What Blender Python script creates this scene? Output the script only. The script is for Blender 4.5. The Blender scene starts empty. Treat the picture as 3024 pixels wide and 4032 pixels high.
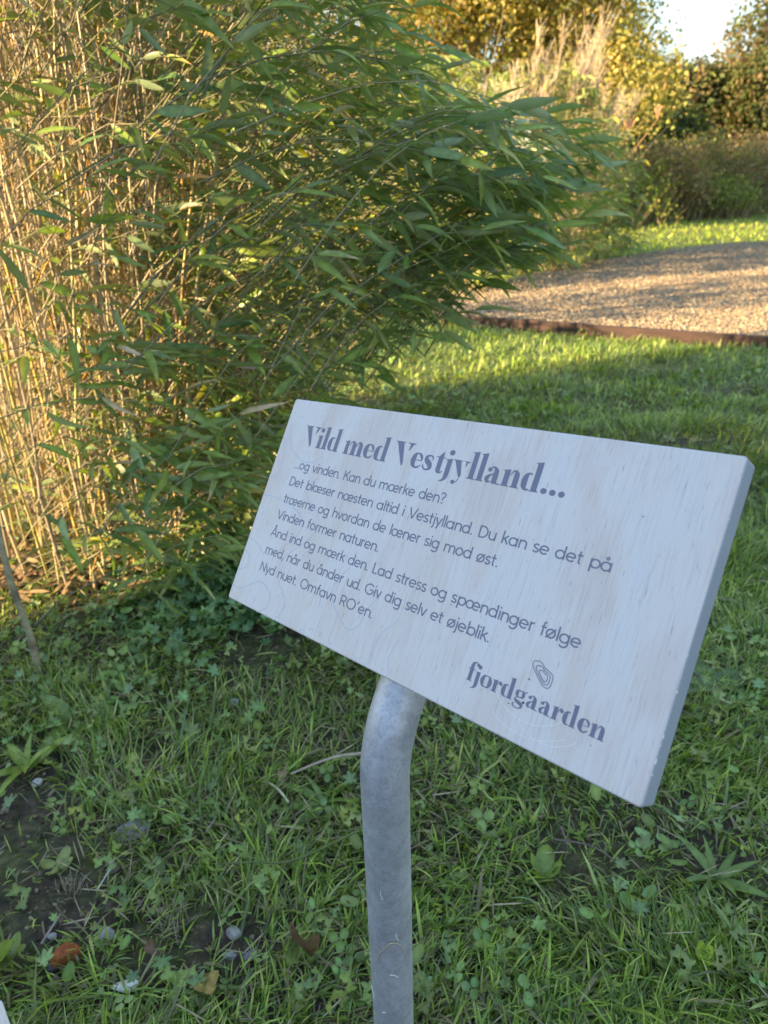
import bpy, math, numpy as np
from mathutils import Matrix, Vector
R = math.radians
rng = np.random.default_rng(11)
sc = bpy.context.scene
C = sc.collection

# ------------------------------------------------------------------ camera
FPX = 2700.0                                   # focal length in photo pixels (3024 x 4032)
CAMH = 0.90
Dn = np.array([.0274, .906, .4225]); Dn /= np.linalg.norm(Dn)      # "down" seen from the camera (x right, y down, z forward)
fw = np.array([0, 0, 1.0]); Yc = fw - (fw @ Dn) * Dn; Yc /= np.linalg.norm(Yc)
Zc = -Dn; Xc = np.cross(Yc, Zc)
W3 = np.array([Xc, Yc, Zc])                    # camera vector -> world vector
def cam2w(v): return W3 @ np.asarray(v, float) + np.array([0, 0, CAMH])
def camdir(v): return W3 @ np.asarray(v, float)
cd = bpy.data.cameras.new('camera'); cam = bpy.data.objects.new('camera', cd); C.objects.link(cam)
m = Matrix.Identity(4)
cx, cy, cz = camdir([1, 0, 0]), camdir([0, -1, 0]), camdir([0, 0, -1])
for i in range(3):
    m[i][0] = cx[i]; m[i][1] = cy[i]; m[i][2] = cz[i]
m[2][3] = CAMH
cam.matrix_world = m
cd.sensor_fit = 'HORIZONTAL'; cd.sensor_width = 36; cd.lens = 36 * FPX / 3024
cd.clip_start = .02; cd.clip_end = 2000
cd.dof.use_dof = True; cd.dof.focus_distance = .60; cd.dof.aperture_fstop = 12.5
sc.camera = cam

# ------------------------------------------------------------------ light
SUN_AZ = np.array([-.93, -.37]); SUN_AZ /= np.linalg.norm(SUN_AZ)
SUN_EL = R(15)
s3 = Vector((SUN_AZ[0] * math.cos(SUN_EL), SUN_AZ[1] * math.cos(SUN_EL), math.sin(SUN_EL)))
w = bpy.data.worlds.new('World'); sc.world = w; w.use_nodes = True
nt = w.node_tree; bg = nt.nodes['Background']; sky = nt.nodes.new('ShaderNodeTexSky')
sky.sky_type = 'NISHITA'; sky.sun_disc = False; sky.sun_elevation = SUN_EL
sky.sun_rotation = math.atan2(SUN_AZ[0], SUN_AZ[1]); sky.air_density = 1.0; sky.dust_density = 0.0; sky.ozone_density = 2.0
tcw = nt.nodes.new('ShaderNodeTexCoord'); sxw = nt.nodes.new('ShaderNodeSeparateXYZ'); nt.links.new(tcw.outputs['Generated'], sxw.inputs[0])
mrw = nt.nodes.new('ShaderNodeMapRange'); mrw.inputs[1].default_value = 0; mrw.inputs[2].default_value = .8; mrw.inputs[3].default_value = .22; mrw.inputs[4].default_value = 1.0; nt.links.new(sxw.outputs['Z'], mrw.inputs[0])   # sky dimmed smoothly towards the horizon so that it clips less
vmw = nt.nodes.new('ShaderNodeVectorMath'); vmw.operation = 'SCALE'; nt.links.new(sky.outputs[0], vmw.inputs[0]); nt.links.new(mrw.outputs[0], vmw.inputs['Scale'])
nt.links.new(vmw.outputs[0], bg.inputs[0]); bg.inputs[1].default_value = .15
sl = bpy.data.lights.new('sun', 'SUN'); sl.energy = 3.1; sl.angle = R(.5); sl.color = (1, .82, .56)
so = bpy.data.objects.new('sun', sl); C.objects.link(so); so.rotation_euler = s3.to_track_quat('Z', 'Y').to_euler()
sc.view_settings.view_transform = 'Standard'; sc.view_settings.look = 'None'; sc.view_settings.gamma = 1
sc.view_settings.use_curve_mapping = False
sc.view_settings.exposure = 2.6
sc.view_settings.use_white_balance = True; sc.view_settings.white_balance_temperature = 8700; sc.view_settings.white_balance_tint = 16
sc.cycles.max_bounces = 8; sc.cycles.diffuse_bounces = 4; sc.cycles.transmission_bounces = 5; sc.cycles.transparent_max_bounces = 8

# ------------------------------------------------------------------ helpers
def tag(o, label=None, cat=None, group=None, kind=None):
    for k, v in (('label', label), ('category', cat), ('group', group), ('kind', kind)):
        if v: o[k] = v
    return o
def empty(name, loc, *a, **k):
    o = bpy.data.objects.new(name, None); C.objects.link(o); o.location = Vector([float(q) for q in loc]); o.empty_display_size = .05
    return tag(o, *a, **k)
def mk(name, V, F, mat, col=None, smooth=False, uv=None):
    """triangles/quads from numpy (F is (n,3) or (n,4) int) -> mesh data"""
    V = np.asarray(V, np.float32).reshape(-1, 3); F = np.asarray(F, np.int32); k = F.shape[1]
    me = bpy.data.meshes.new(name)
    me.vertices.add(len(V)); me.vertices.foreach_set('co', V.ravel())
    me.loops.add(F.size); me.loops.foreach_set('vertex_index', F.ravel())
    me.polygons.add(len(F)); me.polygons.foreach_set('loop_start', np.arange(0, F.size, k, dtype=np.int32))
    if smooth: me.polygons.foreach_set('use_smooth', np.ones(len(F), bool))
    me.update(calc_edges=True); me.validate()
    if col is not None:
        a = me.color_attributes.new('col', 'FLOAT_COLOR', 'POINT')
        c4 = np.ones((len(V), 4), np.float32); c4[:, :3] = np.asarray(col, np.float32).reshape(-1, 3)
        a.data.foreach_set('color', c4.ravel())
    if mat: me.materials.append(mat)
    return me
def link(name, me, parent=None, loc=(0, 0, 0)):
    o = bpy.data.objects.new(name, me); C.objects.link(o)
    if parent: o.parent = parent
    o.location = Vector([float(q) for q in loc])
    return o
def part(name, V, F, mat, parent, col=None, smooth=False, kind=None):
    """a part given in world coordinates under an Empty that is only translated"""
    V = np.asarray(V, float).reshape(-1, 3) - np.array(parent.location)
    o = link(name, mk(name, V, F, mat, col, smooth), parent)
    if kind: o['kind'] = kind
    return o
def pymesh(name, verts, faces, mat, col=None):
    me = bpy.data.meshes.new(name); me.from_pydata([tuple(map(float, v)) for v in verts], [], faces); me.update()
    if mat: me.materials.append(mat)
    if col is not None:
        a = me.color_attributes.new('col', 'FLOAT_COLOR', 'POINT'); c4 = np.ones((len(verts), 4), np.float32); c4[:, :3] = col
        a.data.foreach_set('color', c4.ravel())
    return me
def norm(a): return a / np.maximum(np.linalg.norm(a, axis=-1, keepdims=True), 1e-9)
def U(a=0., b=1., n=None): return rng.uniform(a, b, n)
_w = np.random.default_rng(5).normal(size=(9, 2)); _p = np.random.default_rng(6).uniform(0, 6.28, 9)
def wob(x, y, f):                              # smooth pseudo-noise in about -1..1
    s = 0
    for k in range(9): s = s + np.sin((_w[k, 0] * x + _w[k, 1] * y) * f + _p[k] + k)
    return s / 4.0
def tubes(P, Rr, sides=5, closed_ref=(0.13, 0.9, 0.21)):
    """P (N,K,3) paths, Rr (N,K) radii -> V, quads, per-vertex path index"""
    P = np.asarray(P, float); N, K, _ = P.shape
    T = np.gradient(P, axis=1); T = norm(T)
    ref = np.array(closed_ref); A = norm(np.cross(T, ref)); B = np.cross(T, A)
    an = np.linspace(0, 2 * np.pi, sides, endpoint=False)
    V = P[:, :, None] + Rr[:, :, None, None] * (A[:, :, None] * np.cos(an)[None, None, :, None] + B[:, :, None] * np.sin(an)[None, None, :, None])
    idx = np.arange(N * K * sides).reshape(N, K, sides)
    a = idx[:, :-1]; b = idx[:, 1:]
    F = np.stack([a, np.roll(a, -1, 2), np.roll(b, -1, 2), b], -1).reshape(-1, 4)
    return V.reshape(-1, 3), F
def frames(d, roll):
    """columns: side, tip direction, normal for tip directions d (N,3)"""
    d = norm(d); up = np.array([0, 0, 1.0])
    n = norm(up - (d @ up)[:, None] * d + 1e-4 * np.array([1, 0, 0])); s = np.cross(d, n)
    c, q = np.cos(roll)[:, None], np.sin(roll)[:, None]
    n2 = c * n + q * s; s2 = np.cross(d, n2)
    return np.stack([s2, d, n2], -1)
def place(tv, tf, tc, pos, M, scale, tint, N=None):
    """bake a template at many places"""
    N = len(pos)
    scale = np.asarray(scale); sc3 = scale[:, None, None] if scale.ndim == 1 else scale[:, None, :]
    V = np.einsum('nij,nkj->nki', M, tv[None] * sc3) + pos[:, None]
    F = tf[None] + (np.arange(N) * len(tv))[:, None, None]
    Cc = tc[None] * tint[:, None]
    return V.reshape(-1, 3), F.reshape(-1, tf.shape[1]), Cc.reshape(-1, 3)
def cat(L):
    V, F, Cc, n = [], [], [], 0
    for v, f, c in L:
        V.append(v); F.append(f + n); Cc.append(c); n += len(v)
    return np.concatenate(V), np.concatenate(F), np.concatenate(Cc)

# ------------------------------------------------------------------ materials
def mat(name):
    mm = bpy.data.materials.new(name); mm.use_nodes = True; t = mm.node_tree
    return mm, t, t.nodes['Principled BSDF'], t.nodes.new, t.links.new
def ramp(t, stops):
    r = t.nodes.new('ShaderNodeValToRGB'); e = r.color_ramp.elements
    while len(e) < len(stops): e.new(.5)
    for k, (p, c) in enumerate(stops): e[k].position = p; e[k].color = (*c, 1)
    return r
def noise(t, scale, detail=4, rough=.55, vec=None, dist=0):
    n = t.nodes.new('ShaderNodeTexNoise'); n.inputs['Scale'].default_value = scale; n.inputs['Detail'].default_value = detail
    n.inputs['Roughness'].default_value = rough; n.inputs['Distortion'].default_value = dist
    if vec is not None: t.links.new(vec, n.inputs['Vector'])
    return n
def mixc(t, a, b, f, mode='MIX'):
    x = t.nodes.new('ShaderNodeMix'); x.data_type = 'RGBA'; x.blend_type = mode
    for s, v in ((x.inputs[0], f), (x.inputs[6], a), (x.inputs[7], b)):
        if hasattr(v, 'links') or isinstance(v, bpy.types.NodeSocket): t.links.new(v, s)
        else: s.default_value = v if not isinstance(v, tuple) else (*v, 1)
    return x.outputs[2]
def bump(t, h, strength, dist, bs):
    b = t.nodes.new('ShaderNodeBump'); b.inputs['Strength'].default_value = strength; b.inputs['Distance'].default_value = dist
    t.links.new(h, b.inputs['Height']); t.links.new(b.outputs[0], bs.inputs['Normal'])
def foliage(name, rough=.5, trans=.35, back=None, spec=.4, tt=(1.15, 1.25, .35)):
    mm, t, bs, N, L = mat(name)
    a = N('ShaderNodeAttribute'); a.attribute_name = 'col'
    g = N('ShaderNodeNewGeometry'); ns = noise(t, 60, 3, vec=g.outputs['Position'])
    r = ramp(t, [(.3, (.72, .72, .72)), (.7, (1.2, 1.2, 1.2))]); L(ns.outputs[0], r.inputs[0])
    c = mixc(t, a.outputs[0], r.outputs[0], 1.0, 'MULTIPLY')
    if back: c = mixc(t, c, mixc(t, c, back, .55), g.outputs['Backfacing'])
    L(c, bs.inputs['Base Color']); bs.inputs['Roughness'].default_value = rough; bs.inputs['Specular IOR Level'].default_value = spec
    tr = N('ShaderNodeBsdfTranslucent'); L(mixc(t, c, tt, 1.0, 'MULTIPLY'), tr.inputs[0])
    mx = N('ShaderNodeMixShader'); mx.inputs[0].default_value = trans
    L(bs.outputs[0], mx.inputs[1]); L(tr.outputs[0], mx.inputs[2]); L(mx.outputs[0], t.nodes['Material Output'].inputs[0])
    return mm
M_leaf = foliage('bamboo_leaf_green', .36, .30, back=(.34, .42, .30), spec=.5)
M_grass = foliage('grass_blade', .45, .3, spec=.55)
M_tree = foliage('autumn_foliage', .6, .45, tt=(1.2, 1.1, .5))
def colmat(name, rough=.7, spec=.3, bumpy=None):
    mm, t, bs, N, L = mat(name)
    a = N('ShaderNodeAttribute'); a.attribute_name = 'col'; g = N('ShaderNodeNewGeometry')
    ns = noise(t, bumpy or 90, 4, vec=g.outputs['Position']); r = ramp(t, [(.3, (.7, .7, .7)), (.7, (1.2, 1.2, 1.2))]); L(ns.outputs[0], r.inputs[0])
    L(mixc(t, a.outputs[0], r.outputs[0], 1.0, 'MULTIPLY'), bs.inputs['Base Color'])
    bs.inputs['Roughness'].default_value = rough; bs.inputs['Specular IOR Level'].default_value = spec
    bump(t, ns.outputs[0], .4, .002, bs)
    return mm
M_twig = colmat('dry_twig', .6); M_chip = colmat('wood_chip', .8, .2); M_bark = colmat('bark', .9, .1, 12); M_stone = colmat('stone', .75, .3, 160)
# culms: one colour per stem, rings darker through the vertex colour
M_culm, t, bs, N, L = mat('bamboo_culm')
oi = N('ShaderNodeObjectInfo'); r = ramp(t, [(0, (.38, .30, .20)), (.25, (.52, .42, .27)), (.5, (.30, .25, .18)), (.62, (.58, .48, .31)), (.75, (.66, .36, .05)), (.86, (.42, .40, .16)), (1, (.24, .21, .17))])
r.color_ramp.interpolation = 'CONSTANT' if False else 'LINEAR'
L(oi.outputs['Random'], r.inputs[0]); a = N('ShaderNodeAttribute'); a.attribute_name = 'col'
tc = N('ShaderNodeTexCoord'); mp = N('ShaderNodeMapping'); mp.inputs['Scale'].default_value = (60, 60, 6); L(tc.outputs['Object'], mp.inputs[0])
ns = noise(t, 1.0, 4, vec=mp.outputs[0]); r2 = ramp(t, [(.3, (.6, .58, .55)), (.7, (1.15, 1.15, 1.15))]); L(ns.outputs[0], r2.inputs[0])
L(mixc(t, mixc(t, r.outputs[0], a.outputs[0], 1.0, 'MULTIPLY'), r2.outputs[0], 1.0, 'MULTIPLY'), bs.inputs['Base Color']); bs.inputs['Roughness'].default_value = .4

# soil
M_soil, t, bs, N, L = mat('soil')
tc = N('ShaderNodeTexCoord')
n1 = noise(t, 1.6, 5, .6, tc.outputs['Object']); n2 = noise(t, 45, 6, .7, tc.outputs['Object']); n3 = noise(t, 9, 4, .6, tc.outputs['Object'])
r1 = ramp(t, [(.35, (.025, .018, .012)), (.55, (.075, .055, .038)), (.75, (.20, .15, .105))]); L(n2.outputs[0], r1.inputs[0])
rg = ramp(t, [(.35, (.05, .08, .015)), (.7, (.20, .26, .05))]); L(n2.outputs[0], rg.inputs[0])
# beyond the reach of the single blades the turf is carried by the ground colour
sx = N('ShaderNodeSeparateXYZ'); L(tc.outputs['Object'], sx.inputs[0])
mr = N('ShaderNodeMapRange'); mr.inputs[1].default_value = 2.6; mr.inputs[2].default_value = 4.2; L(sx.outputs['Y'], mr.inputs[0])
rm = ramp(t, [(.42, (0, 0, 0)), (.6, (1, 1, 1))]); L(n3.outputs[0], rm.inputs[0])
mxm = N('ShaderNodeMath'); mxm.operation = 'MAXIMUM'; L(mr.outputs[0], mxm.inputs[0]); 
sm = N('ShaderNodeMath'); sm.operation = 'MULTIPLY'; sm.inputs[1].default_value = .35; L(rm.outputs[0], sm.inputs[0]); L(sm.outputs[0], mxm.inputs[1])
L(mixc(t, r1.outputs[0], rg.outputs[0], mxm.outputs[0]), bs.inputs['Base Color']); bs.inputs['Roughness'].default_value = .95
bump(t, n2.outputs[0], .9, .012, bs)

# chips bed
M_bed, t, bs, N, L = mat('chip_bed')
tc = N('ShaderNodeTexCoord'); v = N('ShaderNodeTexVoronoi'); v.inputs['Scale'].default_value = 70; L(tc.outputs['Object'], v.inputs['Vector'])
rv = ramp(t, [(0, (.16, .125, .085)), (.35, (.32, .25, .17)), (.7, (.46, .375, .26)), (1, (.25, .21, .16))]); L(v.outputs['Color'], rv.inputs[0])
nb = noise(t, 2.0, 4, vec=tc.outputs['Object']); rn = ramp(t, [(.3, (.72, .72, .74)), (.7, (1.1, 1.1, 1.05))]); L(nb.outputs[0], rn.inputs[0])
L(mixc(t, rv.outputs[0], rn.outputs[0], 1.0, 'MULTIPLY'), bs.inputs['Base Color']); bs.inputs['Roughness'].default_value = .9
bump(t, v.outputs['Distance'], 1.0, .02, bs)

# rusty edging
M_edge, t, bs, N, L = mat('weathered_edging')
tc = N('ShaderNodeTexCoord'); mp = N('ShaderNodeMapping'); mp.inputs['Scale'].default_value = (1, 1, 6); L(tc.outputs['Object'], mp.inputs[0])
n1 = noise(t, 5, 6, .7, mp.outputs[0]); r1 = ramp(t, [(.3, (.030, .018, .015)), (.55, (.055, .030, .024)), (.72, (.13, .065, .045))]); L(n1.outputs[0], r1.inputs[0])
L(r1.outputs[0], bs.inputs['Base Color']); bs.inputs['Roughness'].default_value = .8; bump(t, n1.outputs[0], .4, .005, bs)

# whitewashed plywood (metres, board space: x right, y up)
M_board, t, bs, N, L = mat('whitewashed_plywood')
tc = N('ShaderNodeTexCoord')
def stretched(sx_, sy_, sc_, det=4, rough=.6, dist=0):
    mp = N('ShaderNodeMapping'); mp.inputs['Scale'].default_value = (sx_, sy_, 1); mp.inputs['Rotation'].default_value = (0, 0, R(-1.5)); L(tc.outputs['Object'], mp.inputs[0])
    return noise(t, sc_, det, rough, mp.outputs[0], dist)
blot = stretched(2.2, .8, 11, 3, .5, .6); grain = stretched(30, 1, 24, 5, .75); fine = stretched(14, 1, 90, 3, .6); pits = stretched(16, 1, 75, 2, .5)
rb = ramp(t, [(.34, (.64, .625, .63)), (.50, (.65, .615, .60)), (.62, (.64, .565, .54)), (.76, (.61, .53, .50))]); L(blot.outputs[0], rb.inputs[0])
rgr = ramp(t, [(.30, (.80, .77, .76)), (.48, (1, 1, 1)), (.7, (1.05, 1.05, 1.05))]); L(grain.outputs[0], rgr.inputs[0])
rp = ramp(t, [(.25, (.42, .37, .36)), (.33, (1, 1, 1))]); L(pits.outputs[0], rp.inputs[0])
c = mixc(t, mixc(t, rb.outputs[0], rgr.outputs[0], 1.0, 'MULTIPLY'), rp.outputs[0], 1.0, 'MULTIPLY')
L(c, bs.inputs['Base Color']); bs.inputs['Roughness'].default_value = .42; bs.inputs['Specular IOR Level'].default_value = .45
ad = N('ShaderNodeMath'); ad.operation = 'ADD'; L(grain.outputs[0], ad.inputs[0]); L(rp.outputs[0], ad.inputs[1]); bump(t, ad.outputs[0], .35, .0006, bs)
def plain(name, colr, rough=.5, spec=.4, metal=0, var=.12, sc_=60):
    mm, t, bs, N, L = mat(name); tc = N('ShaderNodeTexCoord'); n = noise(t, sc_, 4, .6, tc.outputs['Object'])
    r = ramp(t, [(.3, tuple(x * (1 - var) for x in colr)), (.7, tuple(min(1, x * (1 + var)) for x in colr))]); L(n.outputs[0], r.inputs[0])
    L(r.outputs[0], bs.inputs['Base Color']); bs.inputs['Roughness'].default_value = rough; bs.inputs['Specular IOR Level'].default_value = spec; bs.inputs['Metallic'].default_value = metal
    return mm
M_paint = plain('edge_paint', (.33, .39, .46), .35, .5, 0, .04, 30)
M_ink = plain('print_ink', (.16, .165, .245), .45, .4, 0, .06, 300)
M_line = plain('pale_print', (.44, .49, .60), .45, .4, 0, .03, 200)
M_linew = plain('faint_scratch', (.78, .76, .77), .45, .4, 0, .02, 200)
M_chipw = plain('bare_edge_chip', (.86, .85, .82), .6, .3, 0, .05, 300)
# galvanised steel
M_galv, t, bs, N, L = mat('galvanised_steel')
tc = N('ShaderNodeTexCoord'); v = N('ShaderNodeTexVoronoi'); v.inputs['Scale'].default_value = 150; L(tc.outputs['Object'], v.inputs['Vector'])
n1 = noise(t, 26, 5, .65, tc.outputs['Object'], .4); n2 = noise(t, 420, 3, .6, tc.outputs['Object'])
r1 = ramp(t, [(.3, (.46, .50, .57)), (.5, (.52, .56, .63)), (.7, (.58, .62, .69))]); L(n1.outputs[0], r1.inputs[0])
r2 = ramp(t, [(0, (.88, .88, .88)), (1, (1.1, 1.1, 1.1))]); L(v.outputs['Color'], r2.inputs[0])
r3 = ramp(t, [(.34, (.8, .8, .8)), (.5, (1, 1, 1)), (.70, (1.0, 1, 1)), (.76, (1.35, 1.33, 1.3))]); L(n2.outputs[0], r3.inputs[0])
L(mixc(t, mixc(t, r1.outputs[0], r2.outputs[0], 1.0, 'MULTIPLY'), r3.outputs[0], 1.0, 'MULTIPLY'), bs.inputs['Base Color'])
bs.inputs['Metallic'].default_value = .45
rr = ramp(t, [(.3, (.36, .36, .36)), (.7, (.58, .58, .58))]); L(n1.outputs[0], rr.inputs[0]); L(rr.outputs[0], bs.inputs['Roughness'])
bump(t, n2.outputs[0], .25, .0006, bs)
M_brick = plain('red_brick', (.36, .105, .04), .9, .2, 0, .35, 120)

# ------------------------------------------------------------------ ground
def G(px, py, h=0.0):
    """where the photo's ground point (at 1659 px width) stands, at height h"""
    v = np.array([(px * 1.8228 - 1512) / FPX, (py * 1.8228 - 2016) / FPX, 1.0]); dwn = v @ Dn
    return camdir(v) * ((CAMH - h) / dwn) + np.array([0, 0, CAMH])
def gh(x, y): return .012 * wob(x, y, 1.3) * np.clip(1.5 - np.abs(y - 1) * .2, 0, 1) + .005 * wob(x, y, 6) * (np.asarray(y) < 4)
n = 260
xs = np.concatenate([-np.geomspace(3, 400, 30)[::-1], np.linspace(-2.9, 3.4, 90), np.geomspace(3.5, 400, 30)])
ys = np.concatenate([-np.geomspace(1, 400, 20)[::-1], np.linspace(-.8, 5.5, 90), np.geomspace(5.7, 600, 40)])
XX, YY = np.meshgrid(xs, ys); ZZ = gh(XX, YY) * ((np.abs(XX) < 6) & (YY < 6) & (YY > -3))
gv = np.stack([XX, YY, ZZ], -1).reshape(-1, 3); idx = np.arange(len(gv)).reshape(len(ys), len(xs))
gf = np.stack([idx[:-1, :-1], idx[:-1, 1:], idx[1:, 1:], idx[1:, :-1]], -1).reshape(-1, 4)
ground = link('ground', mk('ground', gv, gf, M_soil, smooth=True)); tag(ground, kind='structure')

# edging line and chip bed outline (ground coordinates)
BEDH = .055
E0 = G(862, 672, BEDH + .02); E1 = G(1659, 727, BEDH + .02); ed = (E1 - E0); ed[2] = 0; elen0 = np.linalg.norm(ed); ed /= elen0; en = np.array([-ed[1], ed[0], 0])
far_edge = [G(x, y, BEDH) for x, y in ((862, 668), (930, 645), (1030, 620), (1150, 592), (1270, 567), (1404, 545), (1500, 533), (1580, 525), (1659, 522))]
L0 = E0 + ed * -.05; outline = [L0 + en * .03] + far_edge[1:]
last = far_edge[-1]; outline += [last + np.array([3, 1.2, 0]), last + np.array([6, 1.0, 0]), E1 + ed * 4 + en * .03]
outline = np.array(outline)[:, :2]
def in_bed(x, y):
    ins = np.zeros(np.shape(x), bool); j = len(outline) - 1
    for i in range(len(outline)):
        xi, yi = outline[i]; xj, yj = outline[j]
        ins ^= ((yi > y) != (yj > y)) & (x < (xj - xi) * (y - yi) / (yj - yi + 1e-12) + xi); j = i
    return ins
k = len(outline); bv = [(x, y, BEDH) for x, y in outline] + [(x, y, -.05) for x, y in outline]
bed = link('wood_chip_path', pymesh('wood_chip_path', bv, [list(range(k))[::-1]] + [[i, (i + 1) % k, (i + 1) % k + k, i + k] for i in range(k)], M_bed)); tag(bed, kind='structure')
bpy.context.view_layer.update()
# edging: two boards butted end to end
er = empty('path_edging', L0 * np.array([1, 1, 0]), 'dark reddish brown low edging between the lawn and the wood chip path', 'edging')
for a0, a1, dz in ((-.05, 1.42, 0), (1.424, 6.6, -.003)):
    nseg = 14; V = []; F = []
    for q in range(nseg + 1):
        c0 = E0 + ed * (a0 + (a1 - a0) * q / nseg); c0[2] = 0; o_ = en * (.004 * wob(q * 1.3, a0, 1)); tz = BEDH + .022 + dz + .003 * wob(q, a0, 2)
        for s_, z_ in ((-.012, -.06), (.026, -.06), (.026, tz - .004), (.021, tz), (-.008, tz), (-.012, tz - .004)): V.append(c0 + en * s_ + o_ + np.array([0, 0, z_]))
    for q in range(nseg):
        for e_ in range(6): F.append([q * 6 + e_, q * 6 + (e_ + 1) % 6, q * 6 + 6 + (e_ + 1) % 6, q * 6 + 6 + e_])
    V = np.array(V); F += [[5, 4, 3, 2, 1, 0], [nseg * 6 + e_ for e_ in range(6)]]
    link('board', pymesh('board', V - np.array(er.location), F, M_edge), er)
# loose chips
def boxes(pos, M, dim, col):
    tv = np.array([(x, y, z) for z in (-.5, .5) for y in (-.5, .5) for x in (-.5, .5)]); tv[4:, :2] *= .8
    tf = np.array([(4, 5, 7, 6), (0, 1, 5, 4), (1, 3, 7, 5), (3, 2, 6, 7), (2, 0, 4, 6), (0, 2, 3, 1)])
    return place(tv, tf, np.ones((8, 3)), pos, M, dim, col)
nc = 100000; yy = 4.0 + 8 * U(0, 1, nc) ** 1.6; xx = U(-.2, .62, nc) * yy + U(-.2, .6, nc); k_ = in_bed(xx, yy); xx, yy = xx[k_], yy[k_]; nc = len(xx)
az = U(0, 6.28, nc); tl = U(-.5, .5, nc); d = np.stack([np.cos(az) * np.cos(tl), np.sin(az) * np.cos(tl), np.sin(tl)], -1)
cc = np.array([(.42, .335, .22), (.56, .46, .31), (.30, .235, .16), (.22, .19, .15), (.46, .31, .18)])[rng.integers(0, 5, nc)] * U(.75, 1.2, (nc, 1))
dim = np.stack([U(.004, .011, nc), U(.009, .028, nc), U(.002, .005, nc)], -1) * (1 + (yy[:, None] - 4) * .05)
V, F, cc = boxes(np.stack([xx, yy, BEDH + U(.001, .014, nc)], -1), frames(d, U(-.5, .5, nc)), dim, cc)
tag(link('wood_chips', mk('wood_chips', V, F, M_chip, cc)), 'pale loose wood chips covering the path behind the edging', 'wood chips', kind='stuff')

# ------------------------------------------------------------------ grass
SOILSPOTS = [(G(40, 1715), .07), (G(0, 1800), .06), (G(150, 1900), .045), (G(590, 1375), .09), (G(560, 1400), .05), (G(330, 1640), .05), (G(100, 2010), .04), (G(525, 2040), .03), (G(300, 2085), .02), (G(1230, 1860), .05), (G(420, 2000), .03)]
def soilmask(x, y):
    s = 0
    for p, r_ in SOILSPOTS: s = s + np.exp(-((x - p[0]) ** 2 + ((y - p[1]) * .8) ** 2) / (2 * r_ * r_))
    return s
def blades(pos, az, ln, wd, lean, curl, c0, c1):
    """5-triangle blades. lean: start angle from vertical, curl: added angle along the blade"""
    N = len(pos); h = np.stack([np.cos(az), np.sin(az), 0 * az], -1); s = np.stack([-np.sin(az), np.cos(az), 0 * az], -1)
    pts = [pos]; 
    for q in range(3):
        a = lean + curl * (q + .5) / 3; st = ln / 3
        pts.append(pts[-1] + st[:, None] * (h * np.sin(a)[:, None] + np.array([0, 0, 1]) * np.cos(a)[:, None]))
    ws = [.8, 1.0, .75]; V = []; Cc = []
    for q in range(3):
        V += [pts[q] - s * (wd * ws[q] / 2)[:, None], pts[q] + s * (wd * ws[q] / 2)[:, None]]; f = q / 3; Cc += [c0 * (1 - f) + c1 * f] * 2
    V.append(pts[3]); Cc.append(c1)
    V = np.stack(V, 1); Cc = np.stack(Cc, 1)
    tf = np.array([(0, 1, 3), (0, 3, 2), (2, 3, 5), (2, 5, 4), (4, 5, 6)])
    F = tf[None] + (np.arange(N) * 7)[:, None, None]
    return V.reshape(-1, 3), F.reshape(-1, 3), Cc.reshape(-1, 3)
def grass_field(N, ylo, yhi, pw, lmin, lmax, wmul, dens=True, xlo=-.66, xhi=.66):
    y = ylo + (yhi - ylo) * U(0, 1, N) ** pw; x = U(xlo, xhi, N) * (y + .55)
    # tufts: pull blades towards tuft centres
    cell = .035 if yhi < 6 else .1; gx = np.round(x / cell) * cell + .3 * cell * wob(np.round(x / cell), np.round(y / cell), 7); gy = np.round(y / cell) * cell
    pl = U(0, .6, N); x = x * (1 - pl) + gx * pl; y = y * (1 - pl) + gy * pl
    keep = ~in_bed(x, y) & ~(((np.stack([x, y], -1) - E0[:2]) @ en[:2] > -.02) & ((np.stack([x, y], -1) - E0[:2]) @ en[:2] < .03) & (y > 3) & (y < 6.5))
    if dens:
        lawn = np.clip((x + .35 - (y - 1.2) * .15) * 1.6, 0, 1)                    # thin at left by the bamboo, closed lawn at right
        pr = (.50 + .50 * lawn) * (1 - .90 * np.clip(soilmask(x, y), 0, 1)) * (.8 + .35 * wob(x, y, 9))
        bamb = ((x + .85) / .75) ** 2 + ((y - 2.3) / .8) ** 2 < 1; pr = np.where(bamb, pr * .18, pr)
        keep &= U(0, 1, N) < pr
    x, y = x[keep], y[keep]; N = len(x)
    ln = U(lmin, lmax, N) * (1 + .32 * wob(x, y, 9) + .15 * wob(x, y, 23)); wd = U(.0016, .0036, N) * wmul
    lean = np.abs(rng.normal(.35, .35, N)); curl = U(.1, 1.5, N)
    pal = np.array([(.25, .40, .065), (.18, .32, .06), (.32, .46, .08), (.14, .24, .08), (.42, .50, .16)])
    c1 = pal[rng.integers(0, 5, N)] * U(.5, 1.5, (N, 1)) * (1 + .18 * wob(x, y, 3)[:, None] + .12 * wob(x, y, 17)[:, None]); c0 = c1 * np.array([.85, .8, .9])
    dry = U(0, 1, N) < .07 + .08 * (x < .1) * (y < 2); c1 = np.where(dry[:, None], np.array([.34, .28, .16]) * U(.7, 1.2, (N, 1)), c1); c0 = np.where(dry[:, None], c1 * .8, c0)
    flat = dry | (U(0, 1, N) < .12); lean = np.where(flat, U(.9, 1.45, N), lean); 
    pos = np.stack([x, y, gh(x, y) * (y < 6) - .003 + flat * U(.002, .02, N)], -1)
    return blades(pos, 3.2 * wob(x, y, 11) + rng.normal(0, 1.1, N), ln, wd, lean, curl, c0, c1)
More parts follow.
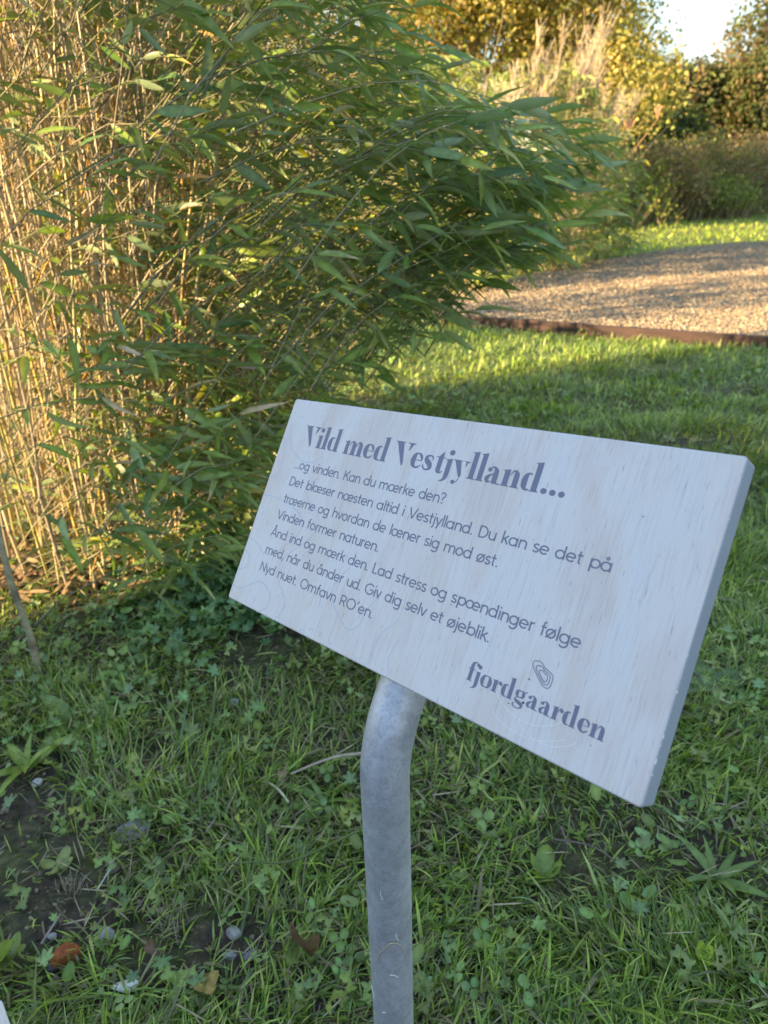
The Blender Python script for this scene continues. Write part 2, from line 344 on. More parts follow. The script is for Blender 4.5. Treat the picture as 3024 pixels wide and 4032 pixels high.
V, F, cc = cat([grass_field(105000, .42, 1.5, 1.0, .018, .058, 1.0), grass_field(75000, 1.4, 3.0, .9, .03, .075, 1.2), grass_field(60000, 2.9, 5.6, .9, .03, .07, 2.0), grass_field(4000, .45, 1.9, .9, .045, .09, 1.6)])
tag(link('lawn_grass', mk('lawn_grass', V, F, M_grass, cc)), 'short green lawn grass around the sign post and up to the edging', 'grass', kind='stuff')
V, F, cc = grass_field(60000, 5.6, 32, 1.7, .05, .10, 7, dens=False, xlo=-.5, xhi=.75); cc = cc * np.array([1.35, 1.22, .8])  # far blades tinted brighter and yellower to stand for sunlight
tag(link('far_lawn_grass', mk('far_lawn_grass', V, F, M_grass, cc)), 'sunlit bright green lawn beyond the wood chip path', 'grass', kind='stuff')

# broad-leaved ground cover
def flatleaf(outl, cup=.08, ncol=(.07, .13, .03), ctr=None, edge=.9):
    o = np.array(outl, float); n_ = len(o); c = np.array(ctr if ctr is not None else o.mean(0))
    r_ = np.linalg.norm(o - c, axis=1); z = cup * r_ ** 2 / max(r_.max(), 1e-6)
    V = np.vstack([np.append(c, 0), np.column_stack([o, z])]); F = np.array([(0, 1 + i, 1 + (i + 1) % n_) for i in range(n_)])
    Cc = np.tile(np.array(ncol) * edge, (n_ + 1, 1)); Cc[0] = np.array(ncol) * 1.25
    return V, F, Cc
def lobed(nl=3, depth=.45, teeth=3):
    pts = []
    for a in np.linspace(-150, 150, nl * teeth * 2 + 1):
        ph = (a + 150) / 300 * nl; lob = abs(math.cos(math.pi * (ph % 1) - math.pi / 2)) ** .7
        th = 1 - .13 * ((round((a + 150) / 300 * nl * teeth * 2)) % 2)
        r_ = (1 - depth + depth * lob) * th * .5; pts.append((math.sin(R(a)) * r_, .5 + math.cos(R(a)) * r_))
    pts.append((0, .12)); return pts
def ell(w_, l_, n_=10, p=1.0, y0=0):
    pts = []
    for a in np.linspace(0, 360, n_, endpoint=False): pts.append((math.sin(R(a)) * w_ / 2 * (1 if p == 1 else (1 - .35 * math.cos(R(a)) * (p - 1))), y0 + l_ / 2 - math.cos(R(a)) * l_ / 2))
    return pts
_lb = flatleaf(lobed(3, .5, 2), .5, (.22, .31, .085), (0, .3))
def _tri(T, sc_, off):                        # three stalked leaflets
    out = []
    for a in (0, 78, -78): V_ = T[0].copy() * sc_; V_[:, 1] += off; out.append((rotz(V_, R(a)), T[1], T[2] * (1 + .1 * math.sin(a))))
    st = np.array([(-.012, -.35, -.05), (.012, -.35, -.05), (0, .12, 0)]); out.append((st, np.array([(0, 1, 2)]), np.tile((.22, .30, .12), (3, 1)))); return out
T_lobed5 = flatleaf(lobed(5, .5, 2), .25, (.20, .33, .12), (0, .3))
cl = [flatleaf(ell(.5, .55, 8, 1.5, .05),   .4, (.19, .34, .10)) for _ in range(3)]
def rotz(V, a): c, s_ = math.cos(a), math.sin(a); return V @ np.array([[c, s_, 0], [-s_, c, 0], [0, 0, 1]])
T_clover = cat([(rotz(v, R(120 * i)), f, c_) for i, (v, f, c_) in enumerate(cl)])
T_round = flatleaf(ell(.62, .9, 12, 1.2, .1), .5, (.20, .30, .09)); T_oval = flatleaf(ell(.55, 1, 10, 1.3), .3, (.20, .33, .09)); 
T_butter = cat(_tri(_lb, .62, .06))
def cover(N, ylo, yhi, temps, probs, smin, smax, xr=(-.66, .66), leftish=True, h=(.008, .04)):
    y = ylo + (yhi - ylo) * U(0, 1, N); x = U(*xr, N) * (y + .5)
    pr = np.clip(.55 + .6 * wob(x, y, 4), .05, 1) * (1 - .85 * np.clip(soilmask(x, y), 0, 1))
    if leftish: pr *= np.clip(1.0 - (x - .0) * .9, .28, 1)
    k_ = (U(0, 1, N) < pr) & ~in_bed(x, y); x, y = x[k_], y[k_]; N = len(x); out = []
    kind = rng.choice(len(temps), N, p=probs)
    for q, T in enumerate(temps):
        i = kind == q; nn = i.sum(); a = U(0, 6.28, nn); tl = U(-.35, 1.0, nn)
        d = np.stack([np.cos(a) * np.cos(tl), np.sin(a) * np.cos(tl), np.sin(tl) * .6], -1)
        out.append(place(*T, np.stack([x[i], y[i], gh(x[i], y[i]) + U(*h, nn)], -1), frames(d, U(-.8, .8, nn)), U(smin, smax, nn), U(.7, 1.3, (nn, 1)) * np.stack([U(.85, 1.25, nn), np.ones(nn), U(.8, 1.3, nn)], -1)))
    return cat(out)
TT = [T_butter, T_clover, T_oval, T_lobed5]
V, F, cc = cat([cover(7600, .5, 1.7, TT, [.55, .15, .14, .16], .010, .032), cover(6000, 1.6, 3.4, TT, [.4, .25, .1, .25], .02, .045), cover(1500, 3.2, 5.4, TT, [.4, .3, .1, .2], .03, .05)])
tag(link('low_weeds', mk('low_weeds', V, F, M_grass, cc)), 'low clover and buttercup leaves growing through the lawn grass', 'ground cover', kind='stuff')
# ferny dense cover under the right skirt of the bamboo
nn = 2600; x = rng.normal(-.36, .16, nn); y = rng.normal(1.52, .13, nn) ; hh = U(.01, .085, nn) * np.exp(-((x + .34) / .25) ** 2); a = U(0, 6.28, nn)
d = np.stack([np.cos(a), np.sin(a), U(-.1, .9, nn)], -1)
V, F, cc = cat([place(*(T_lobed5 if q else T_butter), np.stack([x, y, hh], -1)[q::2], frames(d, U(-.6, .6, nn))[q::2], U(.016, .04, nn)[q::2], (np.array([.75, 1.0, 1.25]) * U(.6, 1.2, (nn, 1)))[q::2]) for q in (0, 1)])
tag(link('ferny_weeds', mk('ferny_weeds', V, F, M_grass, cc)), 'dense bluish green lobed weeds at the foot of the bamboo', 'ground cover', kind='stuff')
# brown leaf litter under the bamboo, straw scraps on the lawn
nn = 5200; x = rng.normal(-.75, .34, nn); y = np.maximum(2.15 + rng.normal(0, .42, nn), 1.42 + U(0, .2, nn)); a = U(0, 6.28, nn); d = np.stack([np.cos(a), np.sin(a), U(-.15, .25, nn)], -1)
T_st = flatleaf(ell(.16, 1, 6), .0, (.36, .26, .14)); V, F, cc = place(*T_st, np.stack([x, y, gh(x, y) + U(.0, .03, nn)], -1), frames(d, U(-.6, .6, nn)), U(.03, .09, nn), U(.4, 1.3, (nn, 1)) * np.array([1, .9, .8]))
tag(link('leaf_litter', mk('leaf_litter', V, F, M_twig, cc)), 'brown dry bamboo leaf litter lying beneath the bamboo stems', 'leaf litter', kind='stuff')
nn = 1500; y = U(.45, 2.6, nn); x = U(-.66, .6, nn) * (y + .5); a = U(0, 6.28, nn); d = np.stack([np.cos(a), np.sin(a), U(-.1, .3, nn)], -1)
T_s2 = flatleaf(ell(.045, 1, 6), .0, (.40, .33, .21)); V, F, cc = place(*T_s2, np.stack([x, y, gh(x, y) + U(.006, .03, nn)], -1), frames(d, U(-1, 1, nn)), U(.02, .06, nn), U(.5, 1.2, (nn, 1)) * np.array([1, 1, 1]))
tag(link('straw_scraps', mk('straw_scraps', V, F, M_twig, cc)), 'thin pale straw scraps strewn through the near grass', 'straw', kind='stuff')

nn = 5000; y = U(.5, 2.2, nn); x = U(-.66, .3, nn) * (y + .5); k_ = U(0, 1, nn) < .10 + .9 * np.clip(soilmask(x, y), 0, 1); x, y = x[k_], y[k_]; nn = len(x); q_ = norm(rng.normal(size=(nn, 3)))
V, F, cc = boxes(np.stack([x, y, gh(x, y) + U(-.001, .004, nn)], -1), frames(q_, U(0, 6, nn)), U(.0015, .007, (nn, 3)) * (1 + (U(0, 1, (nn, 1)) < .06)), np.array([(.17, .125, .08), (.14, .10, .065), (.26, .20, .14)])[rng.integers(0, 3, nn)] * U(.7, 1.3, (nn, 1)))
tag(link('soil_crumbs', mk('soil_crumbs', V, F, M_chip, cc)), 'brown crumbs of soil and grit on the bare patches', 'soil', kind='stuff')
# ------------------------------------------------------------------ the sign
bt = np.array([-.08929449, -.1147693, .69334934]); bu = np.array([.69788644, .19178666, -.69005246]); bw = np.array([-.31455359, .94765999, -.05474097])
BW, BH, BT = .430, .2103, .0185
TL = cam2w(bt); Ux = camdir(bu); Wy = camdir(bw); Nz = -np.cross(Ux, -Wy) * -1          # out of the board, towards the reader
Nz = np.cross(Ux, -Wy)
def bp(u, v_, z=0): return TL + Ux * u + Wy * v_ + Nz * z
PR = .0208; PU = .213; pn = -(BT + PR)
zdn = np.array([0, 0, -1.0])
A0 = bp(PU, .05, pn); A1 = bp(PU, BH + .022, pn)
path = [A0 + (A1 - A0) * q for q in np.linspace(0, 1, 6)]
t0, t1 = Wy.copy(), zdn
cur = path[-1].copy(); nb_ = 14
for q in range(nb_):
    f = (q + .5) / nb_; tt = norm((1 - f) * t0 + f * t1); cur = cur + tt * .0052; path.append(cur.copy())
for z_ in np.linspace(cur[2], -.25, 12)[1:]: path.append(np.array([cur[0], cur[1], z_]))
path = np.array(path)
sign = empty('info_sign', (cur[0], cur[1], 0), 'white plywood sign with grey Danish lettering on a bent galvanised steel pipe', 'sign')
V, F = tubes(path[None], np.full((1, len(path)), PR), 40); k = len(V)
post = part('post', V, F, M_galv, sign, smooth=True)
capv = np.vstack([V[:40], path[0] - Wy * .0]); part('post_cap', np.vstack([V[:40] - Wy * .001, [path[0] - Wy * .004]]), [(i, (i + 1) % 40, 40) for i in range(40)], M_galv, sign)
# board with eased corners and edges, built in its own space (x right, y up from the top left corner, z outwards)
def rrect(x0, y0, x1, y1, rad, n_=4):
    pts = []
    for cx_, cy_, a0 in ((x1 - rad, y1 - rad, 0), (x0 + rad, y1 - rad, 90), (x0 + rad, y0 + rad, 180), (x1 - rad, y0 + rad, 270)):
        for q in range(n_ + 1): a = R(a0 + 90 * q / n_); pts.append((cx_ + rad * math.cos(a), cy_ + rad * math.sin(a)))
    return pts
def board_obj(parent, Mw, w_, h_, th, face, edge):
    rings = []
    for ins, z_ in ((.0012, 0), (.0005, -.00035), (0, -.0012), (0, -th + .0015), (.0015, -th)): rings.append([(x, y, z_) for x, y in rrect(ins, -h_ + ins, w_ - ins, -ins, .0025)])
    n_ = len(rings[0]); V = [p for r_ in rings for p in r_]; F = [list(range(n_)), [4 * n_ + i for i in range(n_)][::-1]]
    for q in range(4):
        for i in range(n_): F.append([q * n_ + i, (q + 1) * n_ + i, (q + 1) * n_ + (i + 1) % n_, q * n_ + (i + 1) % n_])
    me = pymesh('panel', V, F, face); me.materials.append(edge)
    for p in me.polygons: p.material_index = 0 if p.index == 0 or 2 <= p.index < 2 + n_ else 1
    o = link('panel', me, parent); o.matrix_local = Matrix.Translation(-parent.location) @ Mw
    return o
def mw(O, X, Y, Z):
    q = Matrix.Identity(4)
    for i in range(3): q[i][0] = X[i]; q[i][1] = Y[i]; q[i][2] = Z[i]; q[i][3] = O[i]
    return q
panel = board_obj(sign, mw(TL, Ux, -Wy, Nz), BW, BH, BT, M_board, M_paint)
def brow(name, V, F, mt, **k):                # a sub-part lying on the panel, board millimetres (x, y down) + lift
    me = pymesh(name, [(x / 1000, -y / 1000, z / 1000) for x, y, z in V], F, mt)
    return tag(link(name, me, panel), **k)
# --- glyph machinery: everything flat print, pieces lifted by hundredths of a millimetre
def spline(P, n_=7):
    P = [np.array(p, float) for p in P]
    if len(P) == 2: return P
    Q = [2 * P[0] - P[1]] + P + [2 * P[-1] - P[-2]]; out = []
    for i in range(1, len(Q) - 2):
        for q in range(n_):
            t_ = q / n_; a, b, c_, d_ = Q[i - 1:i + 3]
            out.append(.5 * (2 * b + (c_ - a) * t_ + (2 * a - 5 * b + 4 * c_ - d_) * t_ ** 2 + (3 * b - a - 3 * c_ + d_) * t_ ** 3))
    out.append(P[-1]); return out
def ribbon(P, wd, closed=False):
    P = np.array([p[:2] for p in P], float); n_ = len(P); wd = np.broadcast_to(wd, (n_,))
    T = (np.roll(P, -1, 0) - np.roll(P, 1, 0)) if closed else np.gradient(P, axis=0)
    T = norm(T); Nn = np.stack([-T[:, 1], T[:, 0]], -1)
    A = P + Nn * wd[:, None] / 2; B = P - Nn * wd[:, None] / 2
    polys = [[A[i], B[i], B[(i + 1) % n_], A[(i + 1) % n_]] for i in range(n_ if closed else n_ - 1)]
    return polys
def arc(cx_, cy_, rx, ry, a0, a1, n_=16): return [(cx_ + rx * math.cos(R(a)), cy_ + ry * math.sin(R(a))) for a in np.linspace(a0, a1, n_)]
SW = .172
def s_(*P): return ('s', list(P))
def o_(cx_=.5, cy_=.5, r_=.43): return ('c', arc(cx_, cy_, r_, r_, 0, 360, 25)[:-1])
def dot_(x, y, r_=.105): return ('p', arc(x, y, r_, r_, 0, 360, 13)[:-1])
bowl = [o_()]
S_ = lambda dx=0: s_(*spline([(dx + .62, .84), (dx + .36, .93), (dx + .12, .78), (dx + .2, .57), (dx + .42, .48), (dx + .62, .35), (dx + .55, .12), (dx + .32, .07), (dx + .06, .2)], 5))
E_ = lambda dx: [s_((dx + .09, .5), (dx + .91, .5)), s_(*arc(dx + .5, .5, .43, .43, 0, 318, 20))]
arch = lambda x0, x1, y1=0: s_(*([(x0, .55)] + arc((x0 + x1) / 2, .58, (x1 - x0) / 2, .35, 180, 0, 12) + [(x1, y1)]))
FONT = {
 'a': (1.12, bowl + [s_((.93, 0), (.93, 1))]), 'd': (1.12, bowl + [s_((.93, 0), (.93, 1.5))]), 'b': (1.12, [o_(.62), s_((.19, 0), (.19, 1.5))]),
 'g': (1.12, bowl + [s_(*([(.93, 1), (.93, .0)] + arc(.52, -.02, .41, .38, 0, -145, 12)))]), 'o': (1.06, bowl), 'e': (1.05, E_(0)),
 'n': (1.0, [s_((.14, 0), (.14, 1)), arch(.14, .86)]), 'h': (1.0, [s_((.14, 0), (.14, 1.5)), arch(.14, .86)]),
 'm': (1.62, [s_((.14, 0), (.14, 1)), arch(.14, .80), arch(.80, 1.46)]), 'r': (.62, [s_((.14, 0), (.14, 1)), s_(*([(.14, .55)] + arc(.45, .58, .31, .35, 180, 75, 8)))]),
 'u': (1.0, [s_((.86, 0), (.86, 1)), s_(*([(.14, 1)] + arc(.5, .42, .36, .35, 180, 360, 12)))]),
 'i': (.32, [s_((.16, 0), (.16, 1)), dot_(.16, 1.33)]), 'j': (.34, [s_(*([(.18, 1), (.18, -.1)] + arc(-.02, -.12, .2, .24, 0, -95, 7))), dot_(.18, 1.33)]),
 'l': (.32, [s_((.16, 0), (.16, 1.5))]), 't': (.62, [s_(*([(.27, 1.35), (.27, .25)] + arc(.45, .25, .18, .18, 180, 275, 6))), s_((.02, .92), (.58, .92))]),
 'f': (.60, [s_(*([(.24, 0), (.24, 1.15)] + arc(.46, 1.18, .22, .26, 180, 80, 7))), s_((.02, .92), (.56, .92))]),
 'v': (.86, [s_((.06, 1), (.43, .02)), s_((.80, 1), (.43, .02))]), 'y': (.86, [s_((.06, 1), (.43, .06)), s_((.80, 1), (.28, -.40))]),
 's': (.74, [S_()]), 'k': (.86, [s_((.14, 0), (.14, 1.5)), s_((.74, 1), (.17, .46)), s_((.36, .62), (.80, 0))]),
 'p': (1.12, [o_(.62), s_((.19, 1), (.19, -.42))]), 'æ': (1.82, bowl + [s_((.93, .5), (1.70, .5)), s_(*arc(1.29, .5, .42, .43, 0, 318, 20))]),
 'ø': (1.06, bowl + [s_((.08, -.04), (.92, 1.04))]), 'å': (1.12, bowl + [s_((.93, 0), (.93, 1)), ('c2', arc(.5, 1.33, .13, .13, 0, 360, 13)[:-1])]),
 'D': (1.25, [s_((.18, 0), (.18, 1.42)), s_(*([(.18, 1.35), (.5, 1.35)] + arc(.5, .71, .62, .64, 90, -90, 16)[1:-1] + [(.5, .07), (.18, .07)]))]),
 'K': (1.12, [s_((.18, 0), (.18, 1.42)), s_((1.0, 1.42), (.2, .58)), s_((.44, .86), (1.04, 0))]), 'V': (1.22, [s_((.06, 1.42), (.61, .02)), s_((1.16, 1.42), (.61, .02))]),
 'L': (.92, [s_((.18, 1.42), (.18, 0)), s_((.18, .07), (.86, .07))]), 'N': (1.30, [s_((.18, 0), (.18, 1.42)), s_((.18, 1.36), (1.12, .06)), s_((1.12, 0), (1.12, 1.42))]),
 'O': (1.56, [('c', arc(.78, .71, .66, .66, 0, 360, 28)[:-1])]), 'R': (1.14, [s_((.18, 0), (.18, 1.42)), s_(*([(.18, 1.35), (.6, 1.35)] + arc(.6, 1.0, .36, .35, 80, -80, 10) + [(.6, .65), (.18, .65)])), s_((.58, .65), (1.0, 0))]),
 'G': (1.52, [s_(*arc(.78, .71, .66, .66, 42, 350, 24)), s_((.86, .66), (1.44, .66))]), 'Å': (1.32, [s_((.06, 0), (.66, 1.4)), s_((1.26, 0), (.66, 1.4)), s_((.32, .42), (1.0, .42)), ('c2', arc(.66, 1.62, .13, .13, 0, 360, 13)[:-1])]),
 '.': (.34, [dot_(.17, .1)]), ',': (.34, [s_((.19, .16), (.07, -.22))]), '?': (.86, [s_(*spline([(.08, 1.12), (.2, 1.34), (.45, 1.37), (.68, 1.18), (.62, .92), (.42, .72), (.40, .42)], 5)), dot_(.40, .1)]),
 '´': (.5, [s_((.18, 1.02), (.36, 1.42))]), ' ': (.62, [])}
def lay(text, font, x0, x1, base, xh, mt, name, track=.0, kern=None):
    tot = sum(font[ch][0] + track for ch in text) - track; f = (x1 - x0) / tot; V, F = [], []; cur_ = 0; pc = 0
    for i, ch in enumerate(text):
        adv, parts = font[ch]
        for pi, (kd, P) in enumerate(parts):
            if kd == 's': polys = ribbon(P, SW)
            elif kd == 'c': polys = ribbon(P, SW, True)
            elif kd == 'c2': polys = ribbon(P, SW * .8, True)
            elif kd == 'v': polys = ribbon([p[:2] for p in P], np.array([p[2] for p in P]))
            else: polys = [P]
            z = .10 + .012 * (pi % 6)
            for pl in polys:
                b_ = len(V); V += [(x0 + (cur_ + p[0]) * f, base - p[1] * xh, z) for p in pl]; F.append(list(range(b_, b_ + len(pl))))
        cur_ += adv + track
    return brow(name, V, F, mt)
body = [('...og vinden. Kan du mærke den?', 34.1, 226.4, 69.1), ('Det blæser næsten altid i Vestjylland. Du kan se det på', 34.1, 372.0, 86.5), ('træerne og hvordan de læner sig mod øst.', 34.4, 290.3, 104.1),
        ('Vinden former naturen.', 32.9, 175.2, 120.8), ('Ånd ind og mærk den. Lad stress og spændinger følge', 32.6, 367.2, 138.3), ('med, når du ånder ud. Giv dig selv et øjeblik.', 33.2, 302.6, 155.9), ('Nyd nuet. Omfavn RO´en.', 33.4, 191.8, 173.1)]
for tx, x0, x1, b_ in body: lay(tx, FONT, x0, x1, b_, 6.35, M_ink, 'text_line')
# display serif: swelling strokes, wedge serifs, stencil cuts
def v_(*P, n_=6): return ('v', spline(P, n_))
def p_(*P): return ('p', list(P))
def stem(x, w_, y0, y1, top=.14, bot=True):
    L_ = [p_((x, y0 + .0), (x + w_, y0 + .0), (x + w_, y1), (x - top, y1 - .10), (x, y1 - .16))]
    if bot: L_.append(p_((x - .09, y0), (x + w_ + .10, y0), (x + w_ + .10, y0 + .035), (x + w_, y0 + .09), (x, y0 + .09), (x - .09, y0 + .035)))
    return L_
hw = .30
archf = lambda x: v_((x, .62, .03), (x + .10, .86, .07), (x + .24, .95, .13), (x + .355, .80, .27), (x + .37, .55, hw), (x + .37, .3, hw), (x + .37, 0, hw))
foot = lambda x: p_((x - .09, 0), (x + hw + .10, 0), (x + hw + .10, .035), (x + hw, .09), (x, .09), (x - .09, .035))
bowlL = [v_((.50, .92, .08), (.36, .965, .10), (.22, .82, .24), (.17, .5, .32), (.21, .18, .26), (.34, .045, .12), (.50, .08, .09))]
SER = {
 'V': (1.38, [p_((-.02, 1.54), (.68, 1.54), (.68, 1.50), (.58, 1.45), (.90, .20), (.87, 0), (.80, 0), (.08, 1.46), (-.02, 1.50)), p_((.86, 1.54), (1.44, 1.54), (1.44, 1.50), (1.30, 1.44), (1.10, 1.02), (1.04, 1.02), (1.08, 1.44), (.86, 1.50))]),
 'i': (.52, stem(.10, hw, 0, 1.0) + [('p', arc(.25, 1.36, .17, .17, 0, 360, 17)[:-1])]), 'l': (.52, stem(.10, hw, 0, 1.69)),
 'd': (1.08, bowlL + stem(.62, hw, 0, 1.69)), 'm': (1.60, stem(.10, hw - .03, 0, 1.0) + [archf(.43), foot(.65), archf(.96), foot(1.18)]),
 'n': (1.10, stem(.10, hw, 0, 1.0) + [archf(.43), foot(.65)]),
 'e': (.88, [v_((.74, .54, .04), (.74, .70, .16), (.62, .90, .16), (.44, .965, .08), (.26, .84, .24), (.19, .5, .34), (.25, .20, .26), (.42, .06, .13), (.62, .10, .12), (.80, .28, .03)), p_((.40, .50), (.80, .50), (.80, .555), (.40, .555))]),
 's': (.80, [v_((.64, .66, .03), (.60, .88, .10), (.40, .955, .09), (.20, .84, .20), (.24, .62, .30), (.46, .44, .32), (.56, .22, .24), (.42, .06, .12), (.22, .06, .10), (.08, .20, .10), (.06, .36, .03))]),
 't': (.66, [p_((.18, .08), (.48, .08), (.48, 1.32), (.42, 1.32), (.18, 1.0)), p_((.02, .94), (.64, .94), (.64, 1.0), (.02, 1.0)), v_((.33, .12, .30), (.40, .04, .16), (.54, .05, .10), (.66, .16, .03))]),
 'j': (.56, [p_((.14, -.02), (.44, -.02), (.44, 1.0), (.0, .90), (.14, .85)), v_((.29, 0, .30), (.26, -.22, .24), (.12, -.40, .12), (-.08, -.46, .04)), ('p', arc(.29, 1.36, .17, .17, 0, 360, 17)[:-1])]),
 'y': (1.02, [p_((-.04, 1.0), (.52, 1.0), (.52, .96), (.45, .93), (.66, .12), (.60, -.04), (.53, -.04), (.06, .92), (-.04, .96)), p_((.66, 1.0), (1.02, 1.0), (1.02, .96), (.90, .92), (.80, .66), (.76, .66), (.78, .93), (.66, .96)), v_((.57, -.06, .04), (.50, -.26, .05), (.40, -.38, .05)), ('p', arc(.28, -.36, .13, .13, 0, 360, 15)[:-1])]),
 'a': (.98, [p_((.46, .0), (.76, .0), (.76, .62), (.46, .62)), v_((.61, .60, .30), (.59, .80, .25), (.44, .95, .11), (.26, .92, .07)), ('p', arc(.22, .78, .13, .13, 0, 360, 15)[:-1]), v_((.48, .56, .06), (.30, .46, .13), (.16, .26, .24), (.24, .07, .15), (.42, .12, .04)), p_((.74, 0), (.96, .0), (.96, .04), (.76, .10))]),
 '.': (.46, [('p', arc(.21, .155, .165, .165, 0, 360, 17)[:-1])]),
 'o': (1.02, [v_((.5, .93, .07), (.28, .90, .16), (.19, .66, .29), (.17, .5, .32), (.19, .34, .29), (.28, .10, .16), (.5, .07, .07)), v_((.5, .93, .07), (.72, .90, .16), (.81, .66, .29), (.83, .5, .32), (.81, .34, .29), (.72, .10, .16), (.5, .07, .07))]),
 'r': (.80, stem(.10, hw, 0, 1.0) + [v_((.42, .60, .03), (.50, .84, .07), (.60, .93, .10), (.68, .90, .16)), ('p', arc(.68, .80, .135, .135, 0, 360, 15)[:-1])]),
 'f': (.64, [p_((.14, 0), (.44, 0), (.44, 1.30), (.14, 1.30)), foot(.14), v_((.29, 1.24, .30), (.34, 1.46, .22), (.50, 1.60, .10), (.66, 1.60, .06)), ('p', arc(.74, 1.46, .14, .14, 0, 360, 15)[:-1]), p_((.0, .94), (.60, .94), (.60, 1.0), (.0, 1.0))]),
 'g': (1.0, [v_((.45, .95, .07), (.25, .90, .17), (.20, .70, .26), (.25, .50, .17), (.45, .44, .07)), v_((.45, .95, .07), (.65, .90, .17), (.70, .70, .26), (.65, .50, .17), (.45, .44, .07)), v_((.30, .42, .03), (.16, .30, .10), (.24, .14, .22), (.50, .06, .28), (.72, -.06, .26), (.74, -.24, .14), (.50, -.38, .08), (.22, -.36, .09), (.08, -.22, .12), (.14, -.06, .05)), v_((.66, .88, .04), (.82, .98, .08), (.94, 1.0, .12))])}
SERl = dict(SER)
lay('Vild', SER, 32.4, 87.2, 45.5, 13.2, M_ink, 'headline_word'); lay('med', SER, 93.5, 150.6, 45.6, 13.2, M_ink, 'headline_word'); lay('Vestjylland...', SER, 155.8, 325.4, 45.6, 13.2, M_ink, 'headline_word', .0)
lay('fjordgaarden', SER, 293.2, 399.0, 185.2, 8.5, M_ink, 'lettering')
def curve_mm(pts, wd, mt, name, closed=False, dash=None, z=.06, n_=8):
    if closed: P = spline(pts + pts[:3], n_)[n_:-n_ * 1 - 1]; P = P[:len(pts) * n_]
    else: P = spline(pts, n_)
    polys = ribbon(P, wd, closed); V, F = [], []
    for i, pl in enumerate(polys):
        if dash and (i // dash) % 2: continue
        b_ = len(V); V += [(p[0], p[1], z) for p in pl]; F.append([b_, b_ + 1, b_ + 2, b_ + 3][::-1])
    return brow(name, V, F, mt)
CV = [[(.9, 39.2), (8, 50.3), (14.4, 67.9), (12, 78.9), (.9, 84)], [(7, 25.1), (9.5, 34), (17.3, 46.4), (28.2, 55.4), (44.9, 60.7), (57.9, 59.8), (66.2, 53.8), (67.6, 47.4)],
 [(.4, 102.5), (18, 101.4), (46.3, 104.4), (65.5, 111.2), (73.3, 120.7), (68, 134.2), (57.6, 144), (46.7, 153.5), (31.8, 156.6), (17.3, 149.8), (.8, 147.7)],
 [(73.8, 72.5), (62.4, 83.2), (70.5, 95.4), (88.5, 105.3), (94, 116.2), (90.3, 126.6), (78.2, 139.1), (65.2, 150.9), (60.2, 163.4), (67.2, 176.3), (78.3, 184.1), (85.6, 194), (83.7, 203), (78.7, 208.1)],
 [(.3, 158.6), (9.8, 163.3), (13.8, 170.1), (11, 176.7), (.4, 180.8)], [(.6, 197.3), (16, 196.6), (28.9, 188.8), (40.5, 183), (54.5, 186), (63.1, 193.4), (62.5, 202.1), (55.6, 207.9)],
 [(150.1, 140.1), (143.4, 149.7), (138, 162.5), (143.4, 173.3), (155.7, 181.8), (166.8, 188.2), (175.6, 187), (181.6, 180.2), (182.5, 172.4), (186, 163.9), (192.1, 154.7)],
 [(219.4, 165.1), (208.3, 177.9), (204.2, 187.6), (202.9, 197.3), (203.2, 207.5)], [(226, 180.2), (221.2, 191), (222.7, 200.5), (226.6, 206.1)]]
for i, c_ in enumerate(CV): curve_mm(c_, .75 if i < 7 else .5, M_line, 'contour_line', z=.05 + .003 * i)
curve_mm([(114.6, 208.4), (125.8, 202.7), (138.8, 201.1), (152, 204), (165.4, 208.2)], .6, M_line, 'contour_line', dash=4)
for cx_, cy_, rx, a0, a1 in ((345, 164, 34, 40, 150), (345, 162, 46, 50, 120), (360, 175, 30, 40, 130)): curve_mm(arc(cx_, cy_, rx, rx * .9, a0, a1, 12), .35, M_linew, 'faint_arc', z=.045 + .002 * (cx_ % 5), n_=3)
# emblem: three nested outlines
ic = [(339.4, 156.2), (341.5, 154.9), (345.2, 154.9), (348.3, 157.2), (351.5, 158.2), (355.2, 160.2), (355.9, 164.5), (355, 168.2), (352.5, 169.0), (348.6, 167.2), (343.2, 162.4), (339.6, 158.6)]
cen = np.array([349.6, 162.9])
for s__ in (1.0, .70, .42): curve_mm([tuple(cen + (np.array(p) - cen) * s__) for p in ic], .62, M_ink, 'emblem_ring', True, z=.1)
# paint worn off along the right front edge
for i, (yy_, ln_) in enumerate(((120, .7), (141, 1.6), (167, 2.4), (173, .8), (181, 3.4), (190, 1.0), (38, .6))):
    V = [(429.6, yy_, .02), (430.05, yy_ + ln_ * .1, -1.0), (430.05, yy_ + ln_, -1.0), (429.6, yy_ + ln_ * .9, .02)]; brow('paint_chip', V, [[0, 1, 2, 3]], M_chipw)
for i, (xx_, ln_) in enumerate(((20, 1.5), (48, 4), (62, 7), (74, 3), (92, 1.2))):
    brow('paint_chip', [(xx_, 209.6, .02), (xx_ + ln_, 209.6, .02), (xx_ + ln_ * .9, 210.4, -.9), (xx_ + ln_ * .1, 210.4, -.9)], [[0, 1, 2, 3]], M_chipw)
# specks on the face
for x_, y_, r_ in ((20, 17, .5), (381, 47, .45), (368, 94, .3), (262, 140, .5), (340, 168, .6), (392, 190, .35), (341, 183.5, .9), (331, 188, .5), (176, 141, .3), (300, 130, .3)):
    brow('speck', [(x_ + r_ * math.cos(a) * (1 + .4 * math.sin(3 * a)), y_ + r_ * math.sin(a), .16) for a in np.linspace(0, 6.28, 9)[:-1][::-1]], [list(range(8))], M_bark if False else M_edge)
